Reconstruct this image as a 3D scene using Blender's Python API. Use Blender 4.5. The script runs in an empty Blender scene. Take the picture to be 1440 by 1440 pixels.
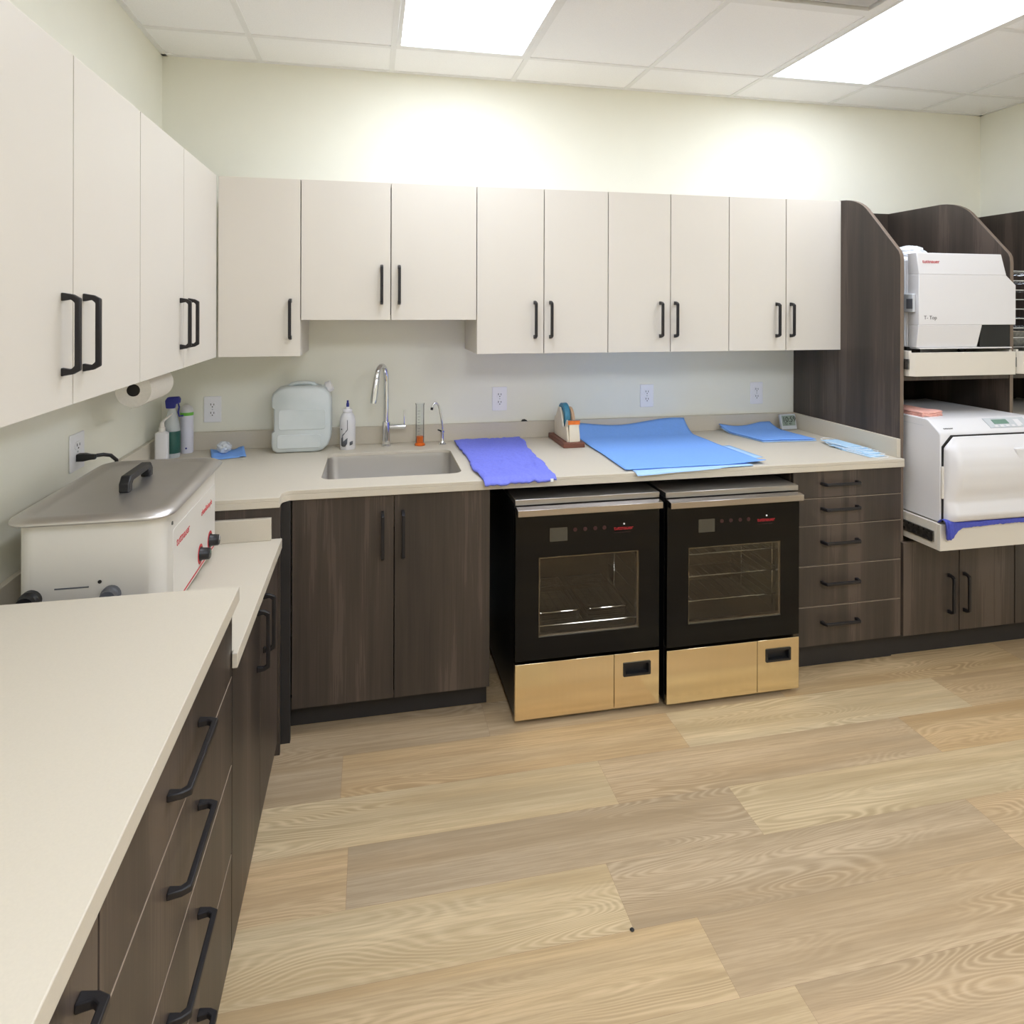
import bpy, bmesh, math, random
from mathutils import Vector, Matrix, noise
from mathutils.geometry import tessellate_polygon
random.seed(4)
S = bpy.context.scene
COL = S.collection
PI = math.pi

# ------------------------------------------------------------------ materials
def lin(c):
    out = []
    for v in c:
        v = v / 255.0
        out.append(v / 12.92 if v <= .04045 else ((v + .055) / 1.055) ** 2.4)
    return (out[0], out[1], out[2], 1.0)

MATS = {}
def nodes_of(name):
    m = bpy.data.materials.new(name); m.use_nodes = True
    MATS[name] = m
    return m, m.node_tree.nodes, m.node_tree.links, m.node_tree.nodes['Principled BSDF']

def pos_scaled(N, L, sx, sy, sz):
    g = N.new('ShaderNodeNewGeometry')
    v = N.new('ShaderNodeVectorMath'); v.operation = 'MULTIPLY'
    v.inputs[1].default_value = (sx, sy, sz)
    L.new(g.outputs['Position'], v.inputs[0])
    return v.outputs[0]

def noise_node(N, L, vec, scale=1.0, detail=3.0, rough=.55):
    n = N.new('ShaderNodeTexNoise')
    n.inputs['Scale'].default_value = scale
    n.inputs['Detail'].default_value = detail
    n.inputs['Roughness'].default_value = rough
    if vec is not None: L.new(vec, n.inputs['Vector'])
    return n.outputs['Fac']

def ramp(N, L, fac, stops):
    r = N.new('ShaderNodeValToRGB')
    el = r.color_ramp.elements
    while len(el) < len(stops): el.new(.5)
    for e, (p, c) in zip(el, stops):
        e.position = p; e.color = c
    L.new(fac, r.inputs['Fac'])
    return r.outputs['Color']

def add_bump(N, L, B, fac, strength, dist=.002):
    b = N.new('ShaderNodeBump'); b.inputs['Strength'].default_value = strength
    b.inputs['Distance'].default_value = dist
    L.new(fac, b.inputs['Height']); L.new(b.outputs['Normal'], B.inputs['Normal'])

def plain(name, c, rough=.5, metal=0.0, var=.03, scale=40.0, bump=0.0, spec=.5, coat=0.0, trans=0.0, aniso=None):
    m, N, L, B = nodes_of(name)
    lc = lin(c)
    f = noise_node(N, L, pos_scaled(N, L, *(aniso or (1, 1, 1))), scale, 3)
    a = tuple(max(0, v * (1 - var)) for v in lc[:3]) + (1,)
    b = tuple(min(1, v * (1 + var)) for v in lc[:3]) + (1,)
    L.new(ramp(N, L, f, [(.3, a), (.7, b)]), B.inputs['Base Color'])
    B.inputs['Roughness'].default_value = rough
    B.inputs['Metallic'].default_value = metal
    B.inputs['Specular IOR Level'].default_value = spec
    B.inputs['Coat Weight'].default_value = coat
    B.inputs['Transmission Weight'].default_value = trans
    if bump: add_bump(N, L, B, f, bump)
    return m

plain('wall_paint', (238, 237, 224), .85, var=.008, scale=6, spec=.25)
plain('ceiling_tile', (250, 250, 250), .95, var=.03, scale=220, bump=.15, spec=.1)
plain('ceiling_grid', (238, 238, 237), .6, var=.01)
plain('cream_laminate', (214, 208, 197), .42, var=.008, scale=3, spec=.4)
plain('cream_edge', (226, 220, 209), .45, var=.006, scale=3, spec=.4)
plain('worktop', (204, 196, 180), .5, var=.018, scale=260, spec=.35)
plain('black_handle', (34, 32, 33), .42, var=.05, scale=30, spec=.35)
plain('toe_kick', (40, 37, 36), .6, var=.1, scale=10)
plain('steel', (172, 166, 162), .24, 1.0, var=.05, scale=3, aniso=(1, 1, 60))
plain('steel_brushed', (204, 201, 198), .34, 1.0, var=.015, scale=3)
plain('steel_plate', (170, 167, 164), .32, 1.0, var=.06, scale=3, aniso=(2, 40, 2))
plain('steel_lid', (206, 203, 201), .4, 1.0, var=.03, scale=4)
plain('steel_panel', (232, 214, 176), .15, 1.0, var=.015, scale=2, aniso=(50, 1, 1))
plain('chrome', (226, 228, 230), .08, 1.0, var=.01)
plain('slide_metal', (120, 120, 118), .35, 1.0, var=.3, scale=60)
plain('black_glass', (11, 11, 11), .06, var=.02, spec=.22)
plain('black_metal', (16, 16, 17), .4, var=.1, spec=.4)
plain('oven_cavity', (104, 92, 78), .38, .6, var=.12, scale=8)
plain('black_plastic', (26, 26, 28), .38, var=.08)
plain('grey_plastic', (88, 90, 96), .45, var=.05)
plain('white_plastic', (221, 220, 222), .32, var=.008, scale=4)
plain('white_enamel', (215, 211, 203), .38, var=.012, scale=5)
plain('white_plate', (240, 240, 244), .35, var=.006)
plain('slot_dark', (30, 28, 28), .6)
plain('red_print', (190, 30, 46), .5, var=.03)
plain('dim_red_print', (52, 12, 16), .5, var=.03)
plain('grey_print', (92, 90, 92), .5, var=.03)
plain('pale_grey', (192, 196, 200), .4, var=.02)
plain('lcd_green', (104, 138, 122), .3, var=.05)
plain('lcd_grey', (138, 152, 140), .3, var=.05)
plain('display_grey', (70, 68, 60), .15, var=.04)
plain('purple_cloth', (122, 130, 226), .92, var=.06, scale=120, bump=.35, spec=.15)
plain('navy_cloth', (84, 92, 184), .92, var=.1, scale=110, bump=.35, spec=.15)
plain('blue_drape', (126, 172, 242), .85, var=.03, scale=90, bump=.1, spec=.2)
plain('pale_drape', (168, 204, 244), .85, var=.03, scale=90, spec=.2)
plain('mask_blue', (178, 210, 234), .9, var=.05, scale=90, spec=.15)
plain('mask_white', (236, 240, 244), .9, var=.03)
plain('pink_cloth', (230, 176, 164), .92, var=.1, scale=90, bump=.35, spec=.1)
plain('paper', (236, 232, 224), .95, var=.03, scale=150, bump=.2, spec=.1)
plain('card_core', (34, 32, 30), .9, var=.1)
plain('tape_blue', (66, 138, 168), .55, var=.1, scale=60)
plain('tape_tan', (196, 160, 126), .5, var=.08, scale=60)
plain('ivory_plastic', (228, 218, 196), .45, var=.04, scale=14)
plain('brown_board', (112, 66, 50), .5, var=.2, scale=6, aniso=(2, 2, 26))
plain('orange_label', (232, 120, 40), .6, var=.15, scale=40)
plain('cap_blue', (44, 50, 142), .4, var=.05)
plain('green_band', (116, 196, 72), .5, var=.03)
plain('lavender_white', (224, 224, 238), .35, var=.015)
plain('dark_green', (40, 88, 78), .4, var=.12)
plain('yellow_tag', (226, 214, 90), .6)
plain('white_rubber', (226, 222, 216), .6, var=.02)
plain('vent_metal', (196, 196, 196), .6, var=.02)
plain('orange_liquid', (226, 104, 22), .2, var=.12, scale=50)

def wood_dark():
    m, N, L, B = nodes_of('dark_wood')
    v = pos_scaled(N, L, 1, 1, 1)
    a = noise_node(N, L, pos_scaled(N, L, 6, 6, .7), 1.0, 3, .5)
    b = noise_node(N, L, pos_scaled(N, L, 24, 24, 1.2), 1.0, 3, .6)
    c = noise_node(N, L, pos_scaled(N, L, 220, 220, 4.0), 1.0, 2, .5)
    m1 = N.new('ShaderNodeMath'); m1.operation = 'MULTIPLY_ADD'
    L.new(b, m1.inputs[0]); m1.inputs[1].default_value = .5; 
    L.new(a, m1.inputs[2])
    m2 = N.new('ShaderNodeMath'); m2.operation = 'MULTIPLY_ADD'
    L.new(c, m2.inputs[0]); m2.inputs[1].default_value = .3; L.new(m1.outputs[0], m2.inputs[2])
    col = ramp(N, L, m2.outputs[0], [(.62, lin((52, 46, 42))), (.85, lin((64, 56, 50))), (1.0, lin((75, 65, 58))), (1.0, lin((86, 75, 67)))])
    L.new(col, B.inputs['Base Color'])
    B.inputs['Roughness'].default_value = .42
    B.inputs['Specular IOR Level'].default_value = .42
    add_bump(N, L, B, c, .12, .001)
wood_dark()
plain('lit_edge_band', (158, 142, 126), .5, var=.05, scale=8)  # pale edge banding with the light caught on top edges painted in
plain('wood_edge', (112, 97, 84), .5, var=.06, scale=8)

def floor_mat():
    m, N, L, B = nodes_of('oak_planks')
    at = N.new('ShaderNodeAttribute'); at.attribute_name = 'tone'
    sd = N.new('ShaderNodeAttribute'); sd.attribute_name = 'seed'
    g = N.new('ShaderNodeNewGeometry')
    off = N.new('ShaderNodeCombineXYZ')
    k = N.new('ShaderNodeMath'); k.operation = 'MULTIPLY'; k.inputs[1].default_value = 37.7
    L.new(sd.outputs['Fac'], k.inputs[0])
    L.new(k.outputs[0], off.inputs[0]); L.new(k.outputs[0], off.inputs[2])
    ad = N.new('ShaderNodeVectorMath'); ad.operation = 'ADD'
    L.new(g.outputs['Position'], ad.inputs[0]); L.new(off.outputs[0], ad.inputs[1])
    def sc(x, y, z=1.0):
        v = N.new('ShaderNodeVectorMath'); v.operation = 'MULTIPLY'; v.inputs[1].default_value = (x, y, z)
        L.new(ad.outputs[0], v.inputs[0]); return v.outputs[0]
    def mth(op, a, b):
        n = N.new('ShaderNodeMath'); n.operation = op
        for i, q in enumerate((a, b)):
            if isinstance(q, (int, float)): n.inputs[i].default_value = q
            elif q is not None: L.new(q, n.inputs[i])
        return n.outputs[0]
    def mix(fac, a, b):
        n = N.new('ShaderNodeMix'); n.data_type = 'RGBA'
        if isinstance(fac, (int, float)): n.inputs[0].default_value = fac
        else: L.new(fac, n.inputs[0])
        for i, q in ((6, a), (7, b)):
            if isinstance(q, tuple): n.inputs[i].default_value = q
            else: L.new(q, n.inputs[i])
        return n.outputs[2]
    broad = noise_node(N, L, sc(.5, 9.0), 1.0, 4, .6)
    warp = noise_node(N, L, sc(2.2, 9.0), 1.0, 2, .5)
    fig = noise_node(N, L, sc(1.35, 9.0), 1.0, 1.0, .4)
    # growth rings: contour lines of a stretched field, fraying into the fine grain
    ph = mth('ADD', mth('MULTIPLY', fig, 230.0), mth('MULTIPLY', warp, 9.0))
    rings = mth('SINE', ph, None)
    ring01 = mth('MULTIPLY_ADD', rings, .5)
    ring01.node.inputs[2].default_value = .5
    ringsharp = mth('POWER', ring01, 2.2)
    patch = ramp(N, L, noise_node(N, L, sc(1.1, 4.5, 1.0), 1.0, 1.5, .5), [(.46, (0, 0, 0, 1)), (.6, (1, 1, 1, 1))])
    streak = noise_node(N, L, sc(5.0, 170.0), 1.0, 4, .75)
    streak2 = noise_node(N, L, sc(2.2, 60.0), 1.0, 3, .6)
    base = ramp(N, L, at.outputs['Fac'], [(0.0, lin((180, 161, 133))), (.3, lin((189, 167, 135))), (.55, lin((197, 170, 130))), (.8, lin((200, 180, 144))), (1.0, lin((206, 187, 152)))])
    dk = mix(1.0, base, (.66, .62, .56, 1)); dk.node.blend_type = 'MULTIPLY'
    lt = mix(1.0, base, (1.22, 1.23, 1.26, 1)); lt.node.blend_type = 'MULTIPLY'
    tan = mix(1.0, base, (1.0, .9, .76, 1)); tan.node.blend_type = 'MULTIPLY'
    c0 = mix(ramp(N, L, noise_node(N, L, sc(.5, 8.0, 2.0), 1.0, 2, .5), [(.42, (0, 0, 0, 1)), (.6, (1, 1, 1, 1))]), base, tan)
    c1 = mix(ramp(N, L, broad, [(.38, (0, 0, 0, 1)), (.64, (1, 1, 1, 1))]), dk, lt)
    c1 = mix(.58, c0, c1)
    st = ramp(N, L, streak, [(.44, (0, 0, 0, 1)), (.58, (1, 1, 1, 1))])
    st2 = ramp(N, L, streak2, [(.42, (0, 0, 0, 1)), (.68, (1, 1, 1, 1))])
    c2 = mix(mth('MULTIPLY', st, .42), c1, dk)
    c2 = mix(mth('MULTIPLY', st2, .38), c2, dk)
    ringm = mth('MULTIPLY', mth('MULTIPLY', ringsharp, patch), .5)
    c3 = mix(ringm, c2, lt)
    ringd = mth('MULTIPLY', mth('MULTIPLY', mth('POWER', mth('SUBTRACT', 1.0, ring01), 3.0), patch), .3)
    c4 = mix(ringd, c3, dk)
    L.new(c4, B.inputs['Base Color'])
    B.inputs['Roughness'].default_value = .46
    B.inputs['Specular IOR Level'].default_value = .35
    add_bump(N, L, B, streak, .1, .001)
floor_mat()

def emit(name, c, strength):
    m, N, L, B = nodes_of(name)
    B.inputs['Base Color'].default_value = lin((240, 240, 240))
    B.inputs['Emission Color'].default_value = c
    B.inputs['Emission Strength'].default_value = strength
emit('light_diffuser', (.915, .98, 1.115, 1), 5.0)
emit('fill_diffuser', (.915, .98, 1.115, 1), 10.5)  # stronger glow for the unseen fill panels added behind the camera

def glassy(name, tint, alpha, rough=.03, ior=1.45):
    """clear sheet: tinted see-through plus a mirror-like surface"""
    m, N, L, B = nodes_of(name)
    out = N['Material Output']
    tr = N.new('ShaderNodeBsdfTransparent'); tr.inputs[0].default_value = tint
    gl = N.new('ShaderNodeBsdfGlossy'); gl.inputs['Roughness'].default_value = rough
    fr = N.new('ShaderNodeFresnel'); fr.inputs['IOR'].default_value = ior
    mx = N.new('ShaderNodeMixShader'); ad = N.new('ShaderNodeMath'); ad.operation = 'ADD'; ad.use_clamp = True
    ad.inputs[1].default_value = alpha
    L.new(fr.outputs[0], ad.inputs[0]); L.new(ad.outputs[0], mx.inputs[0])
    L.new(tr.outputs[0], mx.inputs[1]); L.new(gl.outputs[0], mx.inputs[2])
    L.new(mx.outputs[0], out.inputs[0])
glassy('oven_glass', (.74, .72, .68, 1), .025, .03, 1.3)
glassy('clear_glass', (.97, .98, .98, 1), .02, .03, 1.15)

def film(name, c, through):
    m, N, L, B = nodes_of(name)
    out = N['Material Output']
    tr = N.new('ShaderNodeBsdfTransparent'); tr.inputs[0].default_value = (1, 1, 1, 1)
    mx = N.new('ShaderNodeMixShader'); mx.inputs[0].default_value = through
    B.inputs['Base Color'].default_value = lin(c); B.inputs['Roughness'].default_value = .25
    L.new(B.outputs[0], mx.inputs[1]); L.new(tr.outputs[0], mx.inputs[2]); L.new(mx.outputs[0], out.inputs[0])
film('clear_film', (228, 234, 238), .45)
film('bag_film', (240, 243, 248), .25)

def jug_mat():
    m, N, L, B = nodes_of('jug_plastic')
    out = N['Material Output']
    tl = N.new('ShaderNodeBsdfTranslucent'); tl.inputs[0].default_value = lin((214, 226, 226))
    mx = N.new('ShaderNodeMixShader'); mx.inputs[0].default_value = .16
    f = noise_node(N, L, pos_scaled(N, L, 1, 1, 1), 9, 2)
    L.new(ramp(N, L, f, [(.3, lin((216, 224, 224))), (.7, lin((226, 232, 232)))]), B.inputs['Base Color'])
    B.inputs['Roughness'].default_value = .38
    L.new(B.outputs[0], mx.inputs[1]); L.new(tl.outputs[0], mx.inputs[2]); L.new(mx.outputs[0], out.inputs[0])
jug_mat()

# ------------------------------------------------------------------ mesh builder
class MB:
    def __init__(s): s.v = []; s.f = []; s.mi = []
    def add(s, vs, fs, mi=0):
        o = len(s.v); s.v += [Vector(p) for p in vs]
        for i, f in enumerate(fs):
            s.f.append([o + k for k in f]); s.mi.append(mi[i] if isinstance(mi, (list, tuple)) else mi)
        return s
    def box(s, x0, x1, y0, y1, z0, z1, mi=0, top=None):
        vs = [(x, y, z) for z in (z0, z1) for y in (y0, y1) for x in (x0, x1)]
        fs = [(0, 2, 3, 1), (4, 5, 7, 6), (0, 1, 5, 4), (2, 6, 7, 3), (0, 4, 6, 2), (1, 3, 7, 5)]
        return s.add(vs, fs, [mi, mi if top is None else top, mi, mi, mi, mi])
    @staticmethod
    def to3(ax, a, b, c):
        return (c, a, b) if ax == 'x' else (a, c, b) if ax == 'y' else (a, b, c)
    def prism(s, poly, ax, c0, c1, mi=0):
        return s.plate(poly, [], ax, c0, c1, mi)
    def plate(s, outer, holes, ax, c0, c1, mi=0, side=None):
        loops = [list(outer)] + [list(h) for h in holes]
        flat = [p for l in loops for p in l]
        tris = tessellate_polygon([[Vector((p[0], p[1], 0)) for p in l] for l in loops])
        n = len(flat)
        vs = [s.to3(ax, p[0], p[1], c0) for p in flat] + [s.to3(ax, p[0], p[1], c1) for p in flat]
        fs = []; ms = []
        if not holes:
            fs += [list(range(n)), [n + i for i in reversed(range(n))]]; ms += [mi, mi]
        else:
            for t in tris:
                fs.append(list(t)); fs.append([n + i for i in reversed(t)]); ms += [mi, mi]
        o = 0
        for l in loops:
            k = len(l)
            for i in range(k):
                a = o + i; b = o + (i + 1) % k
                fs.append([a, b, n + b, n + a]); ms.append(mi if side is None else side)
            o += k
        return s.add(vs, fs, ms)
    def tube(s, pts, r, n=8, mi=0, caps=True):
        pts = [Vector(p) for p in pts]; rr = r if isinstance(r, (list, tuple)) else [r] * len(pts)
        vs = []; up = None
        for i, p in enumerate(pts):
            d = (pts[min(i + 1, len(pts) - 1)] - pts[max(i - 1, 0)]).normalized()
            if up is None:
                up = Vector((0, 0, 1)) if abs(d.z) < .9 else Vector((1, 0, 0))
            a = d.cross(up).normalized(); up = a.cross(d).normalized()
            for k in range(n):
                t = 2 * PI * k / n
                vs.append(p + a * math.cos(t) * rr[i] + up * math.sin(t) * rr[i])
        fs = []
        for i in range(len(pts) - 1):
            for k in range(n):
                fs.append((i * n + k, i * n + (k + 1) % n, (i + 1) * n + (k + 1) % n, (i + 1) * n + k))
        if caps:
            fs.append(list(range(n))[::-1]); fs.append([(len(pts) - 1) * n + k for k in range(n)])
        return s.add(vs, fs, mi)
    def lathe(s, prof, c, ax='z', n=28, mi=0, caps=True):
        """prof: (radius, height along axis) pairs; c: centre"""
        vs = []
        for r, h in prof:
            for k in range(n):
                t = 2 * PI * k / n; a, b = r * math.cos(t), r * math.sin(t)
                p = (a, b, h) if ax == 'z' else (h, a, b) if ax == 'x' else (b, h, a)
                vs.append((c[0] + p[0], c[1] + p[1], c[2] + p[2]))
        fs = []
        for i in range(len(prof) - 1):
            for k in range(n):
                fs.append((i * n + k, i * n + (k + 1) % n, (i + 1) * n + (k + 1) % n, (i + 1) * n + k))
        if caps:
            fs.append(list(range(n))[::-1]); fs.append([(len(prof) - 1) * n + k for k in range(n)])
        return s.add(vs, fs, mi)
    def grid(s, fn, nu, nv, mi=0):
        vs = [fn(i / (nu - 1), j / (nv - 1)) for j in range(nv) for i in range(nu)]
        fs = [(j * nu + i, j * nu + i + 1, (j + 1) * nu + i + 1, (j + 1) * nu + i) for j in range(nv - 1) for i in range(nu - 1)]
        return s.add(vs, fs, mi)
    def loft(s, rings, cap0=True, cap1=True, mi=0):
        n = len(rings[0]); vs = [p for r in rings for p in r]; fs = []
        for i in range(len(rings) - 1):
            for k in range(n):
                fs.append((i * n + k, i * n + (k + 1) % n, (i + 1) * n + (k + 1) % n, (i + 1) * n + k))
        if cap0: fs.append(list(range(n))[::-1])
        if cap1: fs.append([(len(rings) - 1) * n + k for k in range(n)])
        return s.add(vs, fs, mi)

def rrect(a0, a1, b0, b1, r, n=5):
    out = []
    for (ca, cb, t0) in ((a1 - r, b1 - r, 0), (a0 + r, b1 - r, PI / 2), (a0 + r, b0 + r, PI), (a1 - r, b0 + r, 1.5 * PI)):
        for i in range(n + 1):
            t = t0 + PI / 2 * i / n
            out.append((ca + r * math.cos(t), cb + r * math.sin(t)))
    return out

def world_origin(o):
    p = Vector((0, 0, 0))
    while o is not None:
        p += o.location; o = o.parent
    return p

def obj(name, mb, mats, parent=None, bevel=0.0, seg=2, origin=None, solid=0.0, subd=0, angle=38, label=None, open_=False):
    me = bpy.data.meshes.new(name)
    O = world_origin(parent) if parent is not None else Vector(origin or (0, 0, 0))
    me.from_pydata([tuple(p - O) for p in mb.v], [], mb.f)
    for m in (mats if isinstance(mats, (list, tuple)) else [mats]): me.materials.append(MATS[m])
    me.polygons.foreach_set('material_index', mb.mi)
    if not open_:
        bm = bmesh.new(); bm.from_mesh(me); bmesh.ops.recalc_face_normals(bm, faces=bm.faces); bm.to_mesh(me); bm.free()
    me.update()
    me.polygons.foreach_set('use_smooth', [True] * len(me.polygons))
    me.set_sharp_from_angle(angle=math.radians(angle))
    o = bpy.data.objects.new(name, me); COL.objects.link(o)
    if parent is not None: o.parent = parent
    else: o.location = O
    if solid:
        md = o.modifiers.new('Solidify', 'SOLIDIFY'); md.thickness = solid; md.offset = -1
    if subd:
        md = o.modifiers.new('Subdivision', 'SUBSURF'); md.levels = subd; md.render_levels = subd
    if bevel:
        md = o.modifiers.new('Bevel', 'BEVEL'); md.width = bevel; md.segments = seg; md.limit_method = 'ANGLE'
        md.angle_limit = math.radians(40); md.use_clamp_overlap = True; md.harden_normals = False
    if label: o['label'] = label
    return o

def tag(o, label, cat, group=None):
    o['label'] = label; o['category'] = cat
    if group: o['group'] = group
    return o

def thing(name, label, cat, loc, group=None):
    o = bpy.data.objects.new(name, None); COL.objects.link(o)
    o.empty_display_size = .05; o.location = loc
    return tag(o, label, cat, group)

def struct(name, mb, mats, **k):
    o = obj(name, mb, mats, **k); o['kind'] = 'structure'; return o

def text(name, body, size, at, xd, yd, mat, parent, ext=.0004, align='LEFT', shear=0.0, space=1.0):
    cu = bpy.data.curves.new(name, 'FONT'); cu.body = body; cu.size = size; cu.extrude = ext; cu.align_x = align
    cu.shear = shear; cu.space_character = space
    tmp = bpy.data.objects.new(name + '_tmp', cu); COL.objects.link(tmp)
    dg = bpy.context.evaluated_depsgraph_get(); dg.update()
    me = bpy.data.meshes.new_from_object(tmp.evaluated_get(dg)); bpy.data.objects.remove(tmp)
    xd = Vector(xd).normalized(); yd = Vector(yd).normalized(); zd = xd.cross(yd)
    M = Matrix(((xd.x, yd.x, zd.x, at[0]), (xd.y, yd.y, zd.y, at[1]), (xd.z, yd.z, zd.z, at[2]), (0, 0, 0, 1)))
    me.transform(Matrix.Translation(-world_origin(parent)) @ M)
    me.materials.clear(); me.materials.append(MATS[mat])
    o = bpy.data.objects.new(name, me); COL.objects.link(o); o.parent = parent
    return o

# ------------------------------------------------------------------ room
W, H, YF = 4.5278, 2.7377, -6.1
struct('wall_back', MB().box(-.12, W + .12, 0, .12, -.1, H + .15), 'wall_paint')
struct('wall_left', MB().box(-.12, 0, YF, 0, -.1, H + .15), 'wall_paint')
struct('wall_right', MB().box(W, W + .12, YF, 0, -.1, H + .15), 'wall_paint')
struct('wall_front', MB().box(-.12, W + .12, YF - .12, YF, -.1, H + .15), 'wall_paint')

# floor: planks 1.22 x 0.206 m, each a face with its own tone
def make_floor():
    mb = MB(); tone = []; seed = []
    w, Ln, g = .2063, 1.22, .0002
    joint = {0: .853, 1: 1.724, 2: .885, 3: 1.605, 4: 1.78, -1: 1.38, 5: .7, 6: 1.2, 7: .3, -2: .5, -3: 1.1, -4: 1.6, -5: .2}
    want = {(0, -1): .12, (0, 0): .5, (0, 1): .92, (0, 2): .45, (1, -1): .82, (1, 0): .3, (1, 1): .55, (2, -1): .45, (2, 0): .04, (2, 1): .82,
            (3, -1): .86, (3, 0): .12, (3, 1): .4, (4, -1): .66, (4, 0): .32, (-1, -1): .15, (-1, 0): .3, (-1, 1): .6, (5, 0): .7, (5, 1): .3}
    rnd = random.Random(11)
    for r in range(-5, 26):
        y1 = -.92 - w * r; y0 = y1 - w
        j = joint.get(r, rnd.uniform(0, 1.22))
        for k in range(-3, 5):
            x0 = max(0, j + k * Ln); x1 = min(W, j + (k + 1) * Ln)
            if x1 - x0 < .01: continue
            a, b = max(y0, YF), min(y1, 0)
            if b - a < .01: continue
            mb.add([(x0 + g, a + g, 0), (x1 - g, a + g, 0), (x1 - g, b - g, 0), (x0 + g, b - g, 0)], [(0, 1, 2, 3)])
            tone.append(want.get((r, k), rnd.uniform(.15, .95))); seed.append(rnd.uniform(0, 1))
    n = len(mb.f)
    mb.box(0, W, YF, 0, -.1, -.0015, 1)
    tone += [.0] * 6; seed += [.0] * 6
    o = struct('floor', mb, ['oak_planks', 'brown_board'], open_=True)
    for nm, d in (('tone', tone), ('seed', seed)):
        at = o.data.attributes.new(nm, 'FLOAT', 'FACE'); at.data.foreach_set('value', d)
make_floor()

# ceiling: tiles in a white grid
GX = [0] + [.4315 + .6096 * k for k in range(7)] + [W]
GY = [0, -.3245] + [-.3245 - .731 * k for k in range(1, 8)] + [YF]
LIGHTS = [(2, 1), (5, 1), (2, 5), (5, 5), (2, 3) if False else None]
light_cells = {}
for L_ in LIGHTS:
    if L_: light_cells[L_] = 1; light_cells[(L_[0], L_[1] + 1)] = 1
vent_cell = (4, 2)
mb = MB()
for i in range(len(GX) - 1):
    for j in range(len(GY) - 1):
        if (i, j) in light_cells or (i, j) == vent_cell: continue
        mb.box(GX[i] + .008, GX[i + 1] - .008, GY[j + 1] + .008, GY[j] - .008, H + .004, H + .02)
mb.box(-.1, W + .1, YF - .1, .1, H + .09, H + .12)
struct('ceiling', mb, 'ceiling_tile')
mb = MB()
def lit(i, j): return (i, j) in light_cells
for i, x in enumerate(GX[1:-1]): mb.box(x - .012, x + .012, YF, 0, H, H + .005)
for j, y in enumerate(GY[1:-1]):
    for i in range(len(GX) - 1):
        if lit(i, j) and lit(i, j + 1): continue
        mb.box(GX[i], GX[i + 1], y - .012, y + .012, H - .0004, H + .0048)
mb.box(0, .022, YF, 0, H - .0006, H + .0046).box(W - .022, W, YF, 0, H - .0006, H + .0046).box(0, W, -.022, 0, H - .0006, H + .0046)
struct('trim_1', mb, 'ceiling_grid')
lab = {(2, 1): 'glowing ceiling light panel above the sink side of the room', (5, 1): 'glowing ceiling light panel nearest the right wall, in line with the tall shelving',
       (2, 5): 'added fill light panel behind the photographer on the left', (5, 5): 'added fill light panel behind the photographer on the right'}  # these two are out of view, added only as fill light
for (i, j), lb in lab.items():
    x0, x1, y0, y1 = GX[i] + .013, GX[i + 1] - .013, GY[j + 2] + .013, GY[j] - .013
    t = thing('ceiling_light', lb, 'ceiling light', ((x0 + x1) / 2, (y0 + y1) / 2, H), 'recessed ceiling light panels')
    obj('frame', MB().plate([(x0, y0), (x1, y0), (x1, y1), (x0, y1)], [[(x0 + .018, y0 + .018), (x1 - .018, y0 + .018), (x1 - .018, y1 - .018), (x0 + .018, y1 - .018)]], 'z', H - .001, H + .05), 'ceiling_grid', t)
    obj('diffuser', MB().box(x0 + .018, x1 - .018, y0 + .018, y1 - .018, H + .004, H + .012), 'light_diffuser' if j < 4 else 'fill_diffuser', t)
i, j = vent_cell
x0, x1, y0, y1 = GX[i] + .013, GX[i + 1] - .013, GY[j + 1] + .013, GY[j] - .013
t = thing('ceiling_vent', 'square white air vent in the ceiling beside the right light panel', 'air vent', ((x0 + x1) / 2, (y0 + y1) / 2, H))
obj('frame', MB().plate([(x0, y0), (x1, y0), (x1, y1), (x0, y1)], [[(x0 + .03, y0 + .03), (x1 - .03, y0 + .03), (x1 - .03, y1 - .03), (x0 + .03, y1 - .03)]], 'z', H - .006, H + .05), 'ceiling_grid', t, bevel=.002)
mb = MB()
for k in range(3):
    d = .05 + k * .08
    mb.loft([[(x0 + d, y0 + d, H + .0), (x1 - d, y0 + d, H + .0), (x1 - d, y1 - d, H + .0), (x0 + d, y1 - d, H + .0)],
             [(x0 + d + .07, y0 + d + .07, H + .03), (x1 - d - .07, y0 + d + .07, H + .03), (x1 - d - .07, y1 - d - .07, H + .03), (x0 + d + .07, y1 - d - .07, H + .03)]], False, k == 2)
mb.box(x0 + .02, x1 - .02, y0 + .02, y1 - .02, H + .04, H + .045)
obj('louvre', mb, 'vent_metal', t)

# ------------------------------------------------------------------ cabinet kit
def handle(parent, c, along, normal, Ln=.178, w=.0125, proj=.036):
    """D pull: c = centre of its foot line on the face; along/normal = axis letters with sign"""
    h = Ln / 2
    prof = [(-h - .002, 0), (-h + .002, proj * .62), (-h + .010, proj), (h - .010, proj), (h - .002, proj * .62), (h + .002, 0), (h - .016, 0), (h - .0125, proj * .5), (h - .019, proj * .7), (-h + .019, proj * .7), (-h + .0125, proj * .5), (-h + .016, 0)]
    ax = {'x': Vector((1, 0, 0)), 'y': Vector((0, 1, 0)), 'z': Vector((0, 0, 1)), '-y': Vector((0, -1, 0))}
    A, Nn = ax[along], ax[normal]; B = A.cross(Nn)
    c = Vector(c); n = len(prof); vs = []
    for s in (-w / 2, w / 2): vs += [c + A * p[0] + Nn * p[1] + B * s for p in prof]
    mb = MB(); fs = [list(range(n)), [n + i for i in reversed(range(n))]] + [[i, (i + 1) % n, n + (i + 1) % n, n + i] for i in range(n)]
    mb.add(vs, fs)
    return obj('handle', mb, 'black_handle', parent, bevel=.0022)

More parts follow.
